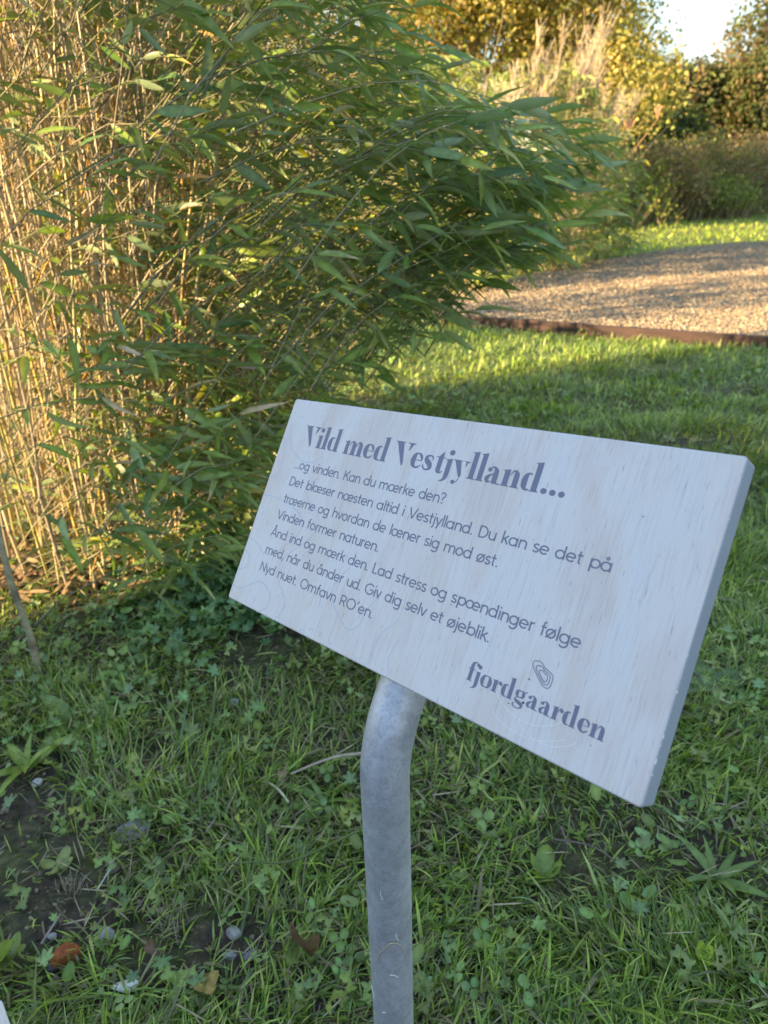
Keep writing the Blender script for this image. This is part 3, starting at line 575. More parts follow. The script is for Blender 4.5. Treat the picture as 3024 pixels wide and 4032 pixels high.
# dried tendril stuck on the pipe
toC = norm(np.array([0, 0, CAMH - .3]) - np.array([cur[0], cur[1], .3])); toC[2] = 0; toC = norm(toC); sd = np.array([-toC[1], toC[0], 0]) * -1
def onpost(x, z_, off=.0006):                 # x across the pipe in pipe radii
    a = math.asin(max(-.97, min(.97, x))); b_ = np.array([cur[0], cur[1], z_]); return b_ + (toC * math.cos(a) + sd * math.sin(a)) * (PR + off)
def zpost(py):                                # height on the post seen at photo row py (1659 px width)
    lo, hi = 0., .6
    for _ in range(30):
        mid = (lo + hi) / 2; q = W3.T @ (np.array([cur[0], cur[1], mid]) + toC * PR - np.array([0, 0, CAMH])); yy_ = (q[1] / q[2] * FPX + 2016) / 1.8228
        if yy_ > py: lo = mid
        else: hi = mid
    return lo
T4 = lambda px, py: ((px - 561) / 270., zpost(1837.7 + py * .1692))
pts = spline([onpost(*T4(418, 1325), .0012), onpost(*T4(450, 1240)), onpost(*T4(500, 1170), .0018), onpost(*T4(570, 1160), .002), onpost(*T4(630, 1240), .0014), onpost(*T4(700, 1340)), onpost(*T4(735, 1470), .0012), onpost(*T4(760, 1540), .001)], 6)
V, F = tubes(np.array(pts)[None], np.concatenate([np.linspace(.0003, .0007, 20), np.linspace(.0007, .00025, len(pts) - 20)])[None], 6)
tag(link('dry_tendril', mk('dry_tendril', V, F, M_twig, np.tile((.50, .42, .30), (len(V), 1)), True)), 'thin curled dry tendril stuck to the front of the steel pipe', 'tendril')
for a_, b_, c_ in (((500, 1060), (495, 1110), (470, 1160)), ((490, 1625), (530, 1585), (590, 1578)), ((655, 515), (655, 560), (635, 630)), ((820, 1560), (828, 1580), (822, 1600)), ((655, 2080), (690, 2080), (705, 2100)), ((835, 1920), (800, 1960), (790, 2010))):
    pts = spline([onpost(*T4(*a_)), onpost(*T4(*b_), .001), onpost(*T4(*c_))], 4); V, F = tubes(np.array(pts)[None], np.full((1, len(pts)), .00032), 5)
    part('plant_fibre', V, F, M_chipw, sign)

# ---- the second sign, of which only the corner of the panel reaches the picture
def ray(px, py, z): return cam2w(np.array([(px - 1512) / FPX, (py - 2016) / FPX, 1]) * z)
C2 = ray(8, 3930, .52); a_ = camdir(norm(np.array([.50, .74, -.30]))); b_ = camdir([-.6, 0, -.8]); b_ = norm(b_ - (b_ @ a_) * a_); n2_ = np.cross(-b_, -a_)
s2base = C2 + b_ * .21 + a_ * .1; s2 = empty('info_sign', (s2base[0], s2base[1], 0), 'whitewashed plywood panel corner poking in at the bottom left of the lawn', 'sign')
board_obj(s2, mw(C2 + b_ * .43, -b_, -a_, n2_), .43, .21, .0185, M_board, M_paint)
q0 = C2 + b_ * .21 + a_ * .17 - n2_ * .036; P2 = np.array([q0 - a_ * .12, q0, q0 + a_ * .01 + np.array([0, 0, -.02])] + [np.array([*(q0 + a_ * .015)[:2], z_]) for z_ in np.linspace(q0[2] - .05, -.2, 6)])
V, F = tubes(P2[None], np.full((1, len(P2)), PR), 24); part('post', V, F, M_galv, s2, smooth=True)

# ------------------------------------------------------------------ bamboo
def leaf_template(droop, fold, wd=.21, tipc=None, base=(.18, .285, .07), wave=0.):
    ts = np.array([0, .06, .2, .4, .62, .82, 1.0]); hwid = np.array([.0, .45, .9, 1.0, .78, .40, 0]) * wd / 2
    V, Cc = [], []; b_ = np.array(base)
    for t_, h_ in zip(ts, hwid):
        z = -droop * t_ ** 2; y = t_ - .33 * droop ** 2 * t_ ** 3; cx_ = wave * math.sin(t_ * 3)
        V += [(cx_ - h_, y, z + fold * h_), (cx_, y, z), (cx_ + h_, y, z + fold * h_)]
        cc_ = b_.copy()
        if tipc is not None and t_ > tipc[1]: cc_ = cc_ + (np.array(tipc[0]) - cc_) * min(1, (t_ - tipc[1]) / .2)
        ec = cc_ * .92 if tipc is None else cc_ + (np.array(tipc[0]) - cc_) * .25
        Cc += [ec, cc_ * np.array([1.3, 1.2, 1.2]), ec]
    F = []
    for q in range(6):
        for s__ in (0, 1):
            a = q * 3 + s__; F.append((a, a + 1, a + 4)); F.append((a, a + 4, a + 3))
    return np.array(V), np.array(F), np.array(Cc)
BR_, YE, TAN = (.36, .25, .14), (.34, .32, .08), (.50, .40, .25)
LT = [leaf_template(.10, .35), leaf_template(.30, .5, .18, (YE, .75)), leaf_template(.05, .25, .20), leaf_template(.45, .4, .16), leaf_template(.2, .6, .15, (TAN, .7)), leaf_template(.15, .2, .22, base=(.15, .26, .09)),
      leaf_template(.3, .45, .17, (BR_, .82), (.10, .20, .06), .03), leaf_template(.5, .3, .15, (YE, .35), (.22, .28, .05)), leaf_template(.25, .9, .13, (TAN, .2), (.34, .29, .13), .05), leaf_template(.08, .3, .19, base=(.09, .185, .06), wave=-.03), leaf_template(.35, .5, .17, (YE, .8), (.14, .24, .055)), leaf_template(.2, .35, .2, base=(.18, .28, .075))]
LTp = np.array([.12, .1, .12, .1, .07, .1, .09, .04, .04, .1, .06, .06]); LTp /= LTp.sum()
def put_leaves(parent, pos, d, roll, size, tint, near, name='leaf', nparts=300):
    """near: score, lowest = shows largest"""
    Mx = frames(d, roll); N = len(pos); kd = rng.choice(12, N, p=LTp); order = np.argsort(near); top = order[:nparts]; rest = np.ones(N, bool); rest[top] = False
    meshes = [mk('leaf', *LT[q][:2], M_leaf, LT[q][2] * np.array(tint).mean(0) if tint.ndim == 2 else LT[q][2]) for q in range(12)]
    for i in top:
        o = link(name, meshes[kd[i]], parent); mm = Matrix.Identity(4); s__ = float(size[i])
        for a in range(3):
            for b_ in range(3): mm[a][b_] = float(Mx[i, a, b_]) * s__
            mm[a][3] = float(pos[i, a]) - parent.location[a]
        o.matrix_local = mm
    out = []
    for q in range(12):
        k_ = rest & (kd == q)
        if k_.any(): out.append(place(*LT[q], pos[k_], Mx[k_], size[k_], tint[k_]))
    if out: V, F, cc = cat(out); part('foliage', V, F, M_leaf, parent, cc, kind='stuff')
def culm_mesh(h, lean, bend, rad, nodes, seed):
    g = np.random.default_rng(seed); K = nodes * 3 + 1; P, Rr, Cc = [], [], []
    zz = 0; kink = g.normal(0, .008, (nodes + 1, 2)).cumsum(0)
    for q in range(nodes):
        for e_, (f, rm_, cm) in enumerate(((0, .96, .85), (.06, .93, 1.12), (.90, .93, 1.0))):
            t_ = (q + f) / nodes; P.append((lean * t_ + bend * t_ ** 2.4 + kink[q, 0] * (1 - f) + kink[q + 1, 0] * f, kink[q, 1] * (1 - f) + kink[q + 1, 1] * f, h * t_ - .25 * abs(bend) * t_ ** 3)); Rr.append(rad * (1 - .7 * t_) * rm_); Cc.append(cm)
        t_ = (q + .965) / nodes; P.append((lean * t_ + bend * t_ ** 2.4 + kink[q + 1, 0], kink[q + 1, 1], h * t_ - .25 * abs(bend) * t_ ** 3)); Rr.append(rad * (1 - .7 * t_) * 1.22); Cc.append(.38)
    V, F = tubes(np.array(P)[None], np.array(Rr)[None], 6); cc = np.repeat(np.array(Cc)[:, None] * np.ones(3), 6, 0)
    return mk('culm', V, F, M_culm, cc, True)
CM = [culm_mesh(U(1.9, 2.6), U(-.05, .28), U(0, .7), U(.0035, .0055), int(U(12, 17)), s__) for s__ in range(14)]
CMu = [culm_mesh(U(1.9, 2.7), U(-.04, .10), U(0, .15), U(.003, .0058), int(U(12, 17)), 50 + s__) for s__ in range(12)]
def near_clump():
    root = empty('bamboo_clump', (-.8, 2.2, 0), 'dense tan stemmed bamboo clump with drooping green leaves on the left', 'bamboo')
    cul = []
    while len(cul) < 300:
        x, y = U(-1.28, -.22), U(1.48, 3.0)
        if ((x + .80) / .56) ** 2 + ((y - 2.2) / .78) ** 2 > 1: continue
        if x > -.5 and y < 1.75: continue
        if x < -.58 * y - .06: continue
        if U() > (1.0 if x < -.55 else .45): continue
        cul.append((x, y))
    for i, (x, y) in enumerate(cul):
        me = CMu[rng.integers(12)] if x < -.6 or U() < .4 else CM[rng.integers(14)]
        o = link('culm', me, root, (x + .8, y - 2.2, -.01)); o.rotation_euler = (U(-.05, .05), U(-.04, .07), U(-.7, .7)); s__ = U(.75, 1.15); o.scale = (s__ * U(.8, 1.2), s__ * U(.8, 1.2), s__)
    # thin twigs: steep brooms on the left part, dry ends
    N = 4600; cul_a = np.array(cul); cul_a = cul_a[cul_a[:, 0] < -.55]; cu = cul_a[rng.integers(0, len(cul_a), N)]; hh = U(.05, 1.75, N); cu = cu + np.stack([.06 * hh * U(-.4, 2, N), U(-.03, .03, N)], -1)
    a = U(0, 6.28, N); el = U(.7, 1.45, N); ln = U(.10, .42, N) * (1 - .2 * (hh > 1.2)); dr = np.stack([np.cos(a) * np.cos(el) + .1, np.sin(a) * np.cos(el), np.sin(el)], -1)
    tq = np.linspace(0, 1, 5); P = np.stack([cu[:, 0], cu[:, 1], hh], -1)[:, None] + dr[:, None] * (ln[:, None] * tq)[..., None]
    P += np.stack([np.cos(a), np.sin(a), 0 * a], -1)[:, None] * (ln[:, None] * .15 * tq ** 2)[..., None] + rng.normal(0, .003, P.shape)
    Rr = (U(.0009, .0022, N))[:, None] * np.linspace(1, .5, 5)[None]; V, F = tubes(P, Rr, 4)
    pal = np.array([(.54, .44, .29), (.44, .36, .25), (.62, .52, .35), (.34, .29, .22), (.55, .32, .07), (.30, .30, .13), (.22, .19, .15)]); cc = pal[rng.choice(7, N, p=[.23, .2, .16, .16, .06, .08, .11])] * U(.8, 1.15, (N, 1))
    part('dry_twigs', V, F, M_twig, root, np.repeat(cc, 20, 0), kind='stuff')
    # leafy sprays reaching out to the right and towards the lawn
    up = lambda x: np.interp(x, [-1.2, -.3, .0, .12, .2, .32, .5, .62, .72], [1.9, 1.9, 1.60, 1.20, 1.02, .97, .98, .88, .80])
    lo = lambda x: np.interp(x, [-1.2, -.62, -.45, -.3, -.1, .05, .25, .45, .6, .72], [.25, .12, .05, .15, .38, .56, .72, .86, .86, .86])
    PP, DD, RL, SZ, TW, TR = [], [], [], [], [], []
    cnt = 0
    while cnt < 1750:
        x = U(-1.05, .44) if cnt > 260 else U(-.62, -.2); y = U(1.28, 2.7) if x < .0 else U(1.36, 1.36 + .75 * (1 - x))
        dens = np.interp(x, [-1.05, -.75, -.5, -.3, 0, .15, .44], [.22, .42, .95, 1, .75, .40, .3])
        if U() > dens: continue
        l_, u_ = lo(x) + (y - 1.6) * (.0 if x > 0 else -.05), up(x) + (y - 1.6) * .1
        if x > .05: u_ += .06
        z = U(l_, u_) if cnt > 260 else U(.04, .45)
        if y < 1.45 and x < -.5 and U() < .72: continue
        if x < -.62 and y < 1.75 and U() < .45: continue
        E = np.array([x, y, z]); ln = U(.22, .55) * (1 if x < .2 else 1.2); back = norm(np.array([-U(.5, 1.0), U(-.25, .45), -U(-.05, .75)])); S = E + back * ln; S[2] = max(S[2], .05)
        tq = np.linspace(0, 1, 6)[:, None]; P = S + (E - S) * tq + np.array([0, 0, 1]) * (.13 * ln * np.sin(tq * np.pi)) + rng.normal(0, .004, (6, 3))
        TW.append(P); TR.append(U(.0009, .0018) * np.linspace(1, .45, 6)); T = norm(np.gradient(P, axis=0)); nl = rng.integers(5, 9)
        for q in range(nl):
            t_ = 1 - (q / nl) ** 1.3 * .75 if q else 1.0; i0 = min(4, int(t_ * 5)); f = t_ * 5 - i0; pp = P[i0] * (1 - f) + P[i0 + 1] * f; tt = T[min(5, i0)]
            sgn = (-1) ** q * U(.2, .95) if q else U(-.15, .15); ang = sgn; dd = np.array([tt[0] * math.cos(ang) - tt[1] * math.sin(ang), tt[0] * math.sin(ang) + tt[1] * math.cos(ang), tt[2] * .5 + U(-.75, .22)])
            jit = np.array([U(-.8, .8), U(-.8, .8), U(-.5, .5)]) * (1.0 if x < -.15 else .75)
            PP.append(pp); DD.append(dd + np.array([.14, 0, 0]) + jit); RL.append(rng.normal(0, .75)); SZ.append(U(.045, .108))
        cnt += 1
    PP, DD, RL, SZ = map(np.array, (PP, DD, RL, SZ)); N = len(PP); V, F = tubes(np.array(TW), np.array(TR), 4)
    cc = np.array([(.24, .23, .12), (.36, .31, .19), (.20, .20, .13), (.14, .19, .06)])[rng.integers(0, 4, len(TW))]; part('leafy_twigs', V, F, M_twig, root, np.repeat(cc, 24, 0), kind='stuff')
    tint = U(.75, 1.55, (N, 1)) * np.stack([U(.85, 1.25, N), np.ones(N), U(.8, 1.25, N)], -1)
    vis = (PP @ np.array([0, 1, 0])) + 10 * (np.abs(PP[:, 0] / PP[:, 1]) > .52)
    put_leaves(root, PP, DD, RL, SZ, tint, vis)
near_clump()
# a few long arching canes crossing in front, each one with its own leaves, belong to the clump's mass above

# second bamboo along the far side of the chips
def far_clump(cx_, cy_, rx, ry, H, ncul, nspr, label, seed, lsize=(.09, .15), tintc=(1.5, 1.35, .9)):  # default tint puts the sunlit yellow into the leaf colour
    root = empty('bamboo_clump', (cx_, cy_, 0), label, 'bamboo')
    for i in range(ncul):
        a = U(0, 6.28); r_ = math.sqrt(U(0, 1)); x, y = cx_ + rx * .7 * r_ * math.cos(a), cy_ + ry * .7 * r_ * math.sin(a)
        me = CM[rng.integers(14)] if U() < .6 else CMu[rng.integers(12)]; o = link('culm', me, root, (x - cx_, y - cy_, -.01)); o.rotation_euler = (U(-.08, .08), U(-.05, .1), U(0, 6.28)); s__ = H / 2.4 * U(.75, 1.1); o.scale = (s__ * 1.6, s__ * 1.6, s__)
    PP, DD, SZ, TW = [], [], [], []
    for i in range(nspr):
        a = U(0, 6.28); ph = U(-.12, 1.0); r_ = U(.72, 1.0) if U() < .8 else U(.2, .8); zz = H * (.10 + .90 * max(ph, 0.02)); rad = math.sqrt(max(.05, 1 - (max(0, ph - .35) / .72) ** 2)) * (1 + .12 * math.sin(a * 5 + zz * 3))
        E = np.array([cx_ + rx * r_ * rad * math.cos(a), cy_ + ry * r_ * rad * math.sin(a), zz]); out = np.array([math.cos(a), math.sin(a), U(-.3, .8)]); S = E - norm(out) * U(.25, .5)
        tq = np.linspace(0, 1, 4)[:, None]; P = S + (E - S) * tq; TW.append(P)
        for q in range(6):
            f = U(.3, 1.0); PP.append(S + (E - S) * f); DD.append(norm(out) * .6 + np.array([U(-.6, .9), U(-.6, .6), U(-.9, .3)])); SZ.append(U(*lsize))
    PP, DD, SZ = map(np.array, (PP, DD, SZ)); N = len(PP); V, F = tubes(np.array(TW), np.full((len(TW), 4), .0025), 3); part('leafy_twigs', V, F, M_twig, root, np.tile((.42, .36, .2), (len(V), 1)), kind='stuff')
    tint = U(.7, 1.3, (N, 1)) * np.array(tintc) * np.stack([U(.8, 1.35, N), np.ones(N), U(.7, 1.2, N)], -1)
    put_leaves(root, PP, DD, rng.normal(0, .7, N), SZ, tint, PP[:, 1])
    return root
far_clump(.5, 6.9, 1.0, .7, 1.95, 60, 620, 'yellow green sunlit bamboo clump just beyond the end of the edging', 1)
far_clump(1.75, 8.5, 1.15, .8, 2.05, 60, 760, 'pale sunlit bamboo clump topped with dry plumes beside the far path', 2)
far_clump(2.75, 9.7, .75, .6, 1.55, 40, 480, 'shaded rounded bamboo tinted darker at the right end of the far clumps', 3, tintc=(.95, 1.0, .8))  # lower leaf tint: shade on this end is put into the colour
far_clump(-1.2, 4.35, .75, .85, 2.1, 60, 380, 'bamboo clump added out of sight behind the near one to streak the path with shade', 4, tintc=(1.3, 1.25, .8))  # added hidden clump, placed to cast dappled shade on the path
# dry plumes rising out of the middle clump
for (px, hh, y_, n_) in ((.88, 1.75, 7.6, 10), (1.75, 2.42, 8.3, 13), (2.2, 2.1, 8.8, 12), (1.3, 2.0, 8.2, 10), (2.65, 1.95, 9.3, 9)):
    lab = {.88: 'low feathery dry plumes left of the tall plume', 1.75: 'tallest pale dry plume standing above the far bamboo', 2.2: 'dry plumes just right of the tallest plume', 1.3: 'short dry plumes between the low and the tallest ones', 2.65: 'dry plumes at the right end leaning over the bamboo'}[px]
    root = empty('dry_reed_plume', (px, y_, 0), lab, 'dry reeds', 'dry plumes rising from the far bamboo')
    for i in range(n_):
        b_ = np.array([px + U(-.15, .15), y_ + U(-.12, .12), 0]); tp = b_ + np.array([U(-.1, .45), U(-.2, .2), hh * U(.8, 1.0)]); tq = np.linspace(0, 1, 6)[:, None]; P = b_ + (tp - b_) * tq + np.array([.12, 0, 0]) * tq ** 3
        V, F = tubes(P[None], np.linspace(.004, .0015, 6)[None], 4); part('stalk', V, F, M_twig, root, np.tile((.45, .36, .22), (len(V), 1)))
        nn = 46; f = U(.80, 1.0, nn); st = b_ + (tp - b_) * f[:, None] + np.array([.12, 0, 0]) * f[:, None] ** 3; dd = norm(np.stack([U(-.5, .9, nn), U(-.5, .5, nn), U(.8, 1.6, nn)], -1)); en_ = st + dd * U(.06, .22, nn)[:, None]
        V, F = tubes(np.stack([st, (st + en_) / 2 + rng.normal(0, .005, st.shape), en_], 1), np.full((nn, 3), .0022), 3); part('plume', V, F, M_twig, root, np.tile(np.array((.52, .42, .30)) * U(.85, 1.1), (len(V), 1)), kind='stuff')

# ------------------------------------------------------------------ trees and hedges
quad = (np.array([(0, 0, 0), (.36, .45, .06), (0, 1, -.05), (-.36, .45, .06)]), np.array([(0, 1, 2), (0, 2, 3)]), np.ones((4, 3)))
def crown(parent, centers, radii, nleaf, size, pal, fill=.55, name='crown', mt=None):
    """leaf-sized faces spread in clumps through lobes"""
    centers = np.array(centers, float); radii = np.array(radii, float); nl = len(centers); ncl = max(20, nleaf // 26)
    li = rng.choice(nl, ncl, p=(radii.prod(1) ** .66) / (radii.prod(1) ** .66).sum()); dv = norm(rng.normal(size=(ncl, 3))); r_ = U(fill, 1.05, ncl)
    cc_ = centers[li] + dv * radii[li] * r_[:, None]; ci = rng.integers(0, ncl, nleaf); cs = radii[li].mean(1) * .22
    pos = cc_[ci] + rng.normal(size=(nleaf, 3)) * cs[ci][:, None]; pos[:, 2] = np.maximum(pos[:, 2], .05)
    pal = np.array(pal); base = pal[rng.integers(0, len(pal), ncl)][ci]; tint = base * U(.65, 1.35, (nleaf, 1))
    V, F, c_ = place(*quad, pos, frames(rng.normal(size=(nleaf, 3)) + np.array([0, 0, -.3]), U(0, 6.28, nleaf)), U(size * .6, size * 1.3, nleaf), tint)
    return part(name, V, F, mt or M_tree, parent, c_)
def limb(parent, pts, r0, r1, name='branch', col=(.22, .17, .12)):
    P = np.array(spline([np.array(p, float) for p in pts], 4)); V, F = tubes(P[None], np.linspace(r0, r1, len(P))[None], 8); return part(name, V, F, M_bark, parent, np.tile(col, (len(V), 1)) * U(.8, 1.2, (len(V), 1)), True)
AUT = [(.46, .36, .12), (.42, .38, .11), (.30, .31, .09), (.50, .33, .14), (.24, .29, .08), (.58, .50, .20), (.36, .38, .11)]
def tree(x, y, H, spread, label, nleaf=11000, pal=AUT, lean=0, low=2.0, lsz=.10, tcol=(.34, .26, .16)):
    root = empty('autumn_tree', (x, y, 0), label, 'tree', 'autumn trees behind the bamboo')
    limb(root, [(x, y, -.1), (x + lean * .3, y, H * .3), (x + lean * .8, y + .1, H * .6), (x + lean, y, H * .9)], .17, .04, 'trunk', tcol)
    cs, rs = [], []
    for i in range(9):
        a = i * 2.4 + x; z0 = H * U(.15, .6); L_ = spread * U(.5, 1); e_ = (x + lean * .6 + math.cos(a) * L_, y + math.sin(a) * L_, z0 + U(.4, 1.6)); limb(root, [(x + lean * z0 / H, y, z0), ((x + e_[0]) / 2, (y + e_[1]) / 2, z0 + .3), e_], .06, .015, 'branch', tcol)
        cs.append((e_[0], e_[1], max(e_[2], low + .5))); rs.append((U(.7, 1.2), U(.7, 1.2), U(.6, 1.1)))
    for i in range(8): cs.append((x + lean * .7 + U(-.7, .7) * spread, y + U(-.6, .6) * spread, U(low + .6, H))); rs.append((U(.7, 1.3), U(.7, 1.3), U(.7, 1.2)))
    crown(root, cs, rs, nleaf, lsz, pal); return root
tree(-1.2, 15.5, 8.5, 2.0, 'autumn tree glimpsed through the top of the near bamboo')
tree(.6, 16.5, 8.5, 1.6, 'slender autumn tree left of the one whose trunk shows', 20000, lsz=.08)
tree(2.0, 15.5, 8.0, 1.5, 'leftmost autumn tree whose trunk shows right of the near bamboo', 24000, lsz=.08)
tree(3.4, 16.2, 8.8, 1.4, 'autumn tree directly behind the tallest dry plume', 24000, lean=.1, lsz=.08)
tree(4.35, 15.6, 8.5, .95, 'ivy covered golden brown autumn tree next to the open sky', 26000, lean=.1, pal=AUT + [(.52, .44, .14)] * 2, lsz=.08)
tree(4.7, 18.5, 8.0, 1.0, 'autumn tree thinning out against the blue sky', 9000, lean=.1, low=2.6, lsz=.12)
# tall autumn thicket further back keeps the horizon closed
for x, y, H, lab in ((-9, 21, 6, 'distant autumn thicket far left behind the bamboo stems'), (-4.5, 20, 6.5, 'distant autumn thicket behind the middle of the bamboo'), (-0.9, 23, 5, 'distant autumn thicket behind the leftmost autumn trees'), (-7, 9, 3.2, 'sunlit yellow green bush seen through the bamboo stems at left'), (-3.2, 8.5, 2.8, 'sunlit yellow green bush behind the centre of the near bamboo')):
    r_ = empty('thicket', (x, y, 0), lab, 'bush'); k_ = 1 if y > 15 else .55
    for q in range(4): limb(r_, [(x + q * .5 - 1, y, -.1), (x + q - 1.5, y, H * .4), (x + q * 1.3 - 2, y, H * .8)], .08, .02, 'stem')
    crown(r_, [(x + U(-2.6, 2.6) * k_, y + U(-1, 1), U(.3, .85) * H) for _ in range(10)] + [(x + q * k_, y - .3, .8) for q in (-2, -.7, .7, 2)], [(1.4 * k_, 1.2 * k_, 1.1 * k_ + .3)] * 14, 9000, .13 * (.6 + .4 * k_), AUT if y > 15 else [(.12, .16, .03), (.20, .19, .05), (.09, .13, .03)])
DK = [(.09, .13, .04), (.13, .16, .05), (.22, .16, .08), (.26, .20, .10), (.07, .10, .04), (.15, .19, .06)]
def shrub(name, x, y, rx, ry, H, n_, sz, pal, label, lob=9, catg='shrub', grp=None, fill=.5):
    r_ = empty(name, (x, y, 0), label, catg, grp)
    for q in range(4): a = q * 1.6; limb(r_, [(x, y, -.1), (x + math.cos(a) * rx * .3, y + math.sin(a) * ry * .3, H * .4), (x + math.cos(a) * rx * .5, y + math.sin(a) * ry * .5, H * .8)], .05, .012, 'stem')
    cs = [(x + U(-.62, .62) * rx, y + U(-.5, .5) * ry, U(.3, .78) * H) for _ in range(lob)] + [(x + f * rx, y - .2 * ry, H * .22) for f in (-.7, -.25, .25, .7)]
    rs = [(rx * .42, ry * .45, H * .26)] * (lob + 4); crown(r_, cs, rs, n_, sz, pal, fill, 'crown'); 
    # shoots that break the outline
    nn = 40; st = np.stack([x + U(-.8, .8, nn) * rx, y + U(-.4, .4, nn) * ry, H * U(.75, .98, nn)], -1); en_ = st + np.stack([U(-.2, .2, nn), U(-.2, .2, nn), U(.1, .22, nn) * H], -1)
    V, F = tubes(np.stack([st, (st + en_) / 2, en_], 1), np.tile([.012, .008, .004], (nn, 1)), 3); part('shoots', V, F, M_bark, r_, np.tile((.10, .08, .05), (len(V), 1)), kind='stuff'); return r_
HG = 'hedge shrubs beyond the far lawn'
shrub('hedge_shrub', 12.0, 29, 2.5, 2.2, 4.9, 34000, .17, DK, 'brown and green hedge mound rising under the open sky', 13, 'shrub', HG)
shrub('hedge_shrub', 15.6, 28.5, 2.6, 2.2, 7.0, 40000, .17, DK, 'tallest dark hedge mound at the right edge of the picture', 14, 'shrub', HG)
shrub('hedge_shrub', 9.9, 26.5, 1.7, 1.6, 3.1, 12000, .18, [(.08, .12, .03), (.11, .16, .04), (.06, .08, .03)], 'low green hedge shrub in front of the brown mound', 9, 'shrub', HG)
shrub('evergreen_shrub', 9.5, 28.5, 1.3, 1.3, 4.9, 12000, .17, [(.03, .055, .025), (.05, .07, .03), (.09, .10, .04)], 'small dark rounded evergreen next to the golden autumn trees', 8)
shrub('evergreen_shrub', 7.7, 25, 1.4, 1.3, 4.5, 12000, .16, [(.025, .045, .02), (.04, .06, .025)], 'dark evergreen partly hidden behind the far bamboo', 8)
shrub('hedge_shrub', 13.6, 27.8, 1.9, 1.8, 5.6, 26000, .17, DK, 'olive brown hedge mound filling the gap before the tallest one', 11, 'shrub', HG)
shrub('evergreen_shrub', 21, 30, 4.5, 3, 8, 12000, .27, DK, 'dark shrub just past the right edge', 9)
# tall seeding meadow plants in front of the hedge: fine stems with leafy feet
def meadow(x, y, rx, H, label, pal, ns=520):
    r_ = empty('meadow_plant', (x, y, 0), label, 'tall weeds', 'tall weeds in front of the hedge'); nn = ns
    st = np.stack([x + rng.normal(0, .42, nn) * rx, y + rng.normal(0, .35, nn) * rx * .8, 0 * U(0, 1, nn)], -1); hh = H * U(.4, 1.05, nn) * np.clip(1.15 - .5 * ((st[:, 0] - x) / rx) ** 2, .35, 1.1); dd = np.stack([U(-.35, .5, nn), U(-.35, .35, nn), np.ones(nn)], -1); tq = np.linspace(0, 1, 4)
    P = st[:, None] + dd[:, None] * (hh[:, None] * tq)[..., None] * np.array([1, 1, 1]) + np.array([.15, 0, -.05]) * (tq ** 2)[None, :, None]
    V, F = tubes(P, np.tile([.012, .009, .007, .004], (nn, 1)), 3); part('stems', V, F, M_twig, r_, np.repeat(np.array([(.30, .20, .12), (.36, .27, .16), (.22, .20, .09)])[rng.integers(0, 3, nn)] * U(.7, 1.1, (nn, 1)), 12, 0), kind='stuff')
    k2 = nn * 14; i = rng.integers(0, nn, k2); f = U(.35, 1.05, k2) ** .8; pos = st[i] + dd[i] * (hh[i] * f)[:, None] + rng.normal(0, .07, (k2, 3)); pos[:, 2] = np.abs(pos[:, 2])
    V, F, c_ = place(*quad, pos, frames(rng.normal(size=(k2, 3)) + np.array([0, 0, .5]), U(0, 6, k2)), U(.05, .12, k2), np.array(pal)[rng.integers(0, len(pal), k2)] * U(.6, 1.3, (k2, 1))); part('leaves', V, F, M_tree, r_, c_, kind='stuff')
RD = [(.42, .27, .15), (.34, .26, .12), (.28, .27, .09), (.48, .36, .21), (.24, .26, .09)]; GN_ = [(.22, .31, .07), (.32, .37, .09), (.17, .26, .07)]
meadow(7.3, 19.8, 1.3, 1.7, 'reddish brown tall weeds nearest the far bamboo', RD); meadow(9.2, 21.6, 1.5, 1.9, 'reddish tall weeds in the middle of the far verge', RD + GN_); meadow(11.3, 22.8, 1.6, 2.0, 'pale seeding tall weeds at the right edge of the far verge', RD + [(.34, .28, .17)]); meadow(14.2, 25.5, 2.0, 2.2, 'brown weeds in the shadow under the tallest hedge mound', RD)
meadow(5.7, 17.6, 1.1, 1.1, 'low green weeds between the far bamboo and the lawn', GN_, 320); meadow(9.0, 20.3, 1.4, .9, 'low yellow green weeds at the far lawn edge', GN_, 320)
# dry seed head leaning out of the far bamboo
def umbel(x, y, H, label):
    r_ = empty('seed_head', (x, y, 0), label, 'seed head'); tp = np.array([x + .55, y, H]); P = np.array(spline([(x, y, .9), (x + .2, y, H * .72), tuple(tp)], 6)); V, F = tubes(P[None], np.linspace(.009, .005, len(P))[None], 5); part('stalk', V, F, M_twig, r_, np.tile((.40, .22, .12), (len(V), 1)))
    nn = 30; a = U(0, 6.28, nn); e_ = tp + np.stack([np.cos(a) * U(.0, .09, nn), np.sin(a) * U(0, .09, nn), U(.12, .17, nn)], -1); V, F = tubes(np.stack([np.tile(tp, (nn, 1)), (tp + e_) / 2, e_], 1), np.tile([.003, .003, .009], (nn, 1)), 4); part('umbel', V, F, M_twig, r_, np.tile((.46, .26, .15), (len(V), 1)))
umbel(3.45, 11.0, 1.72, 'reddish dry seed head leaning out right of the far bamboo'); umbel(3.0, 10.8, 1.55, 'smaller dry seed head closer to the far bamboo')

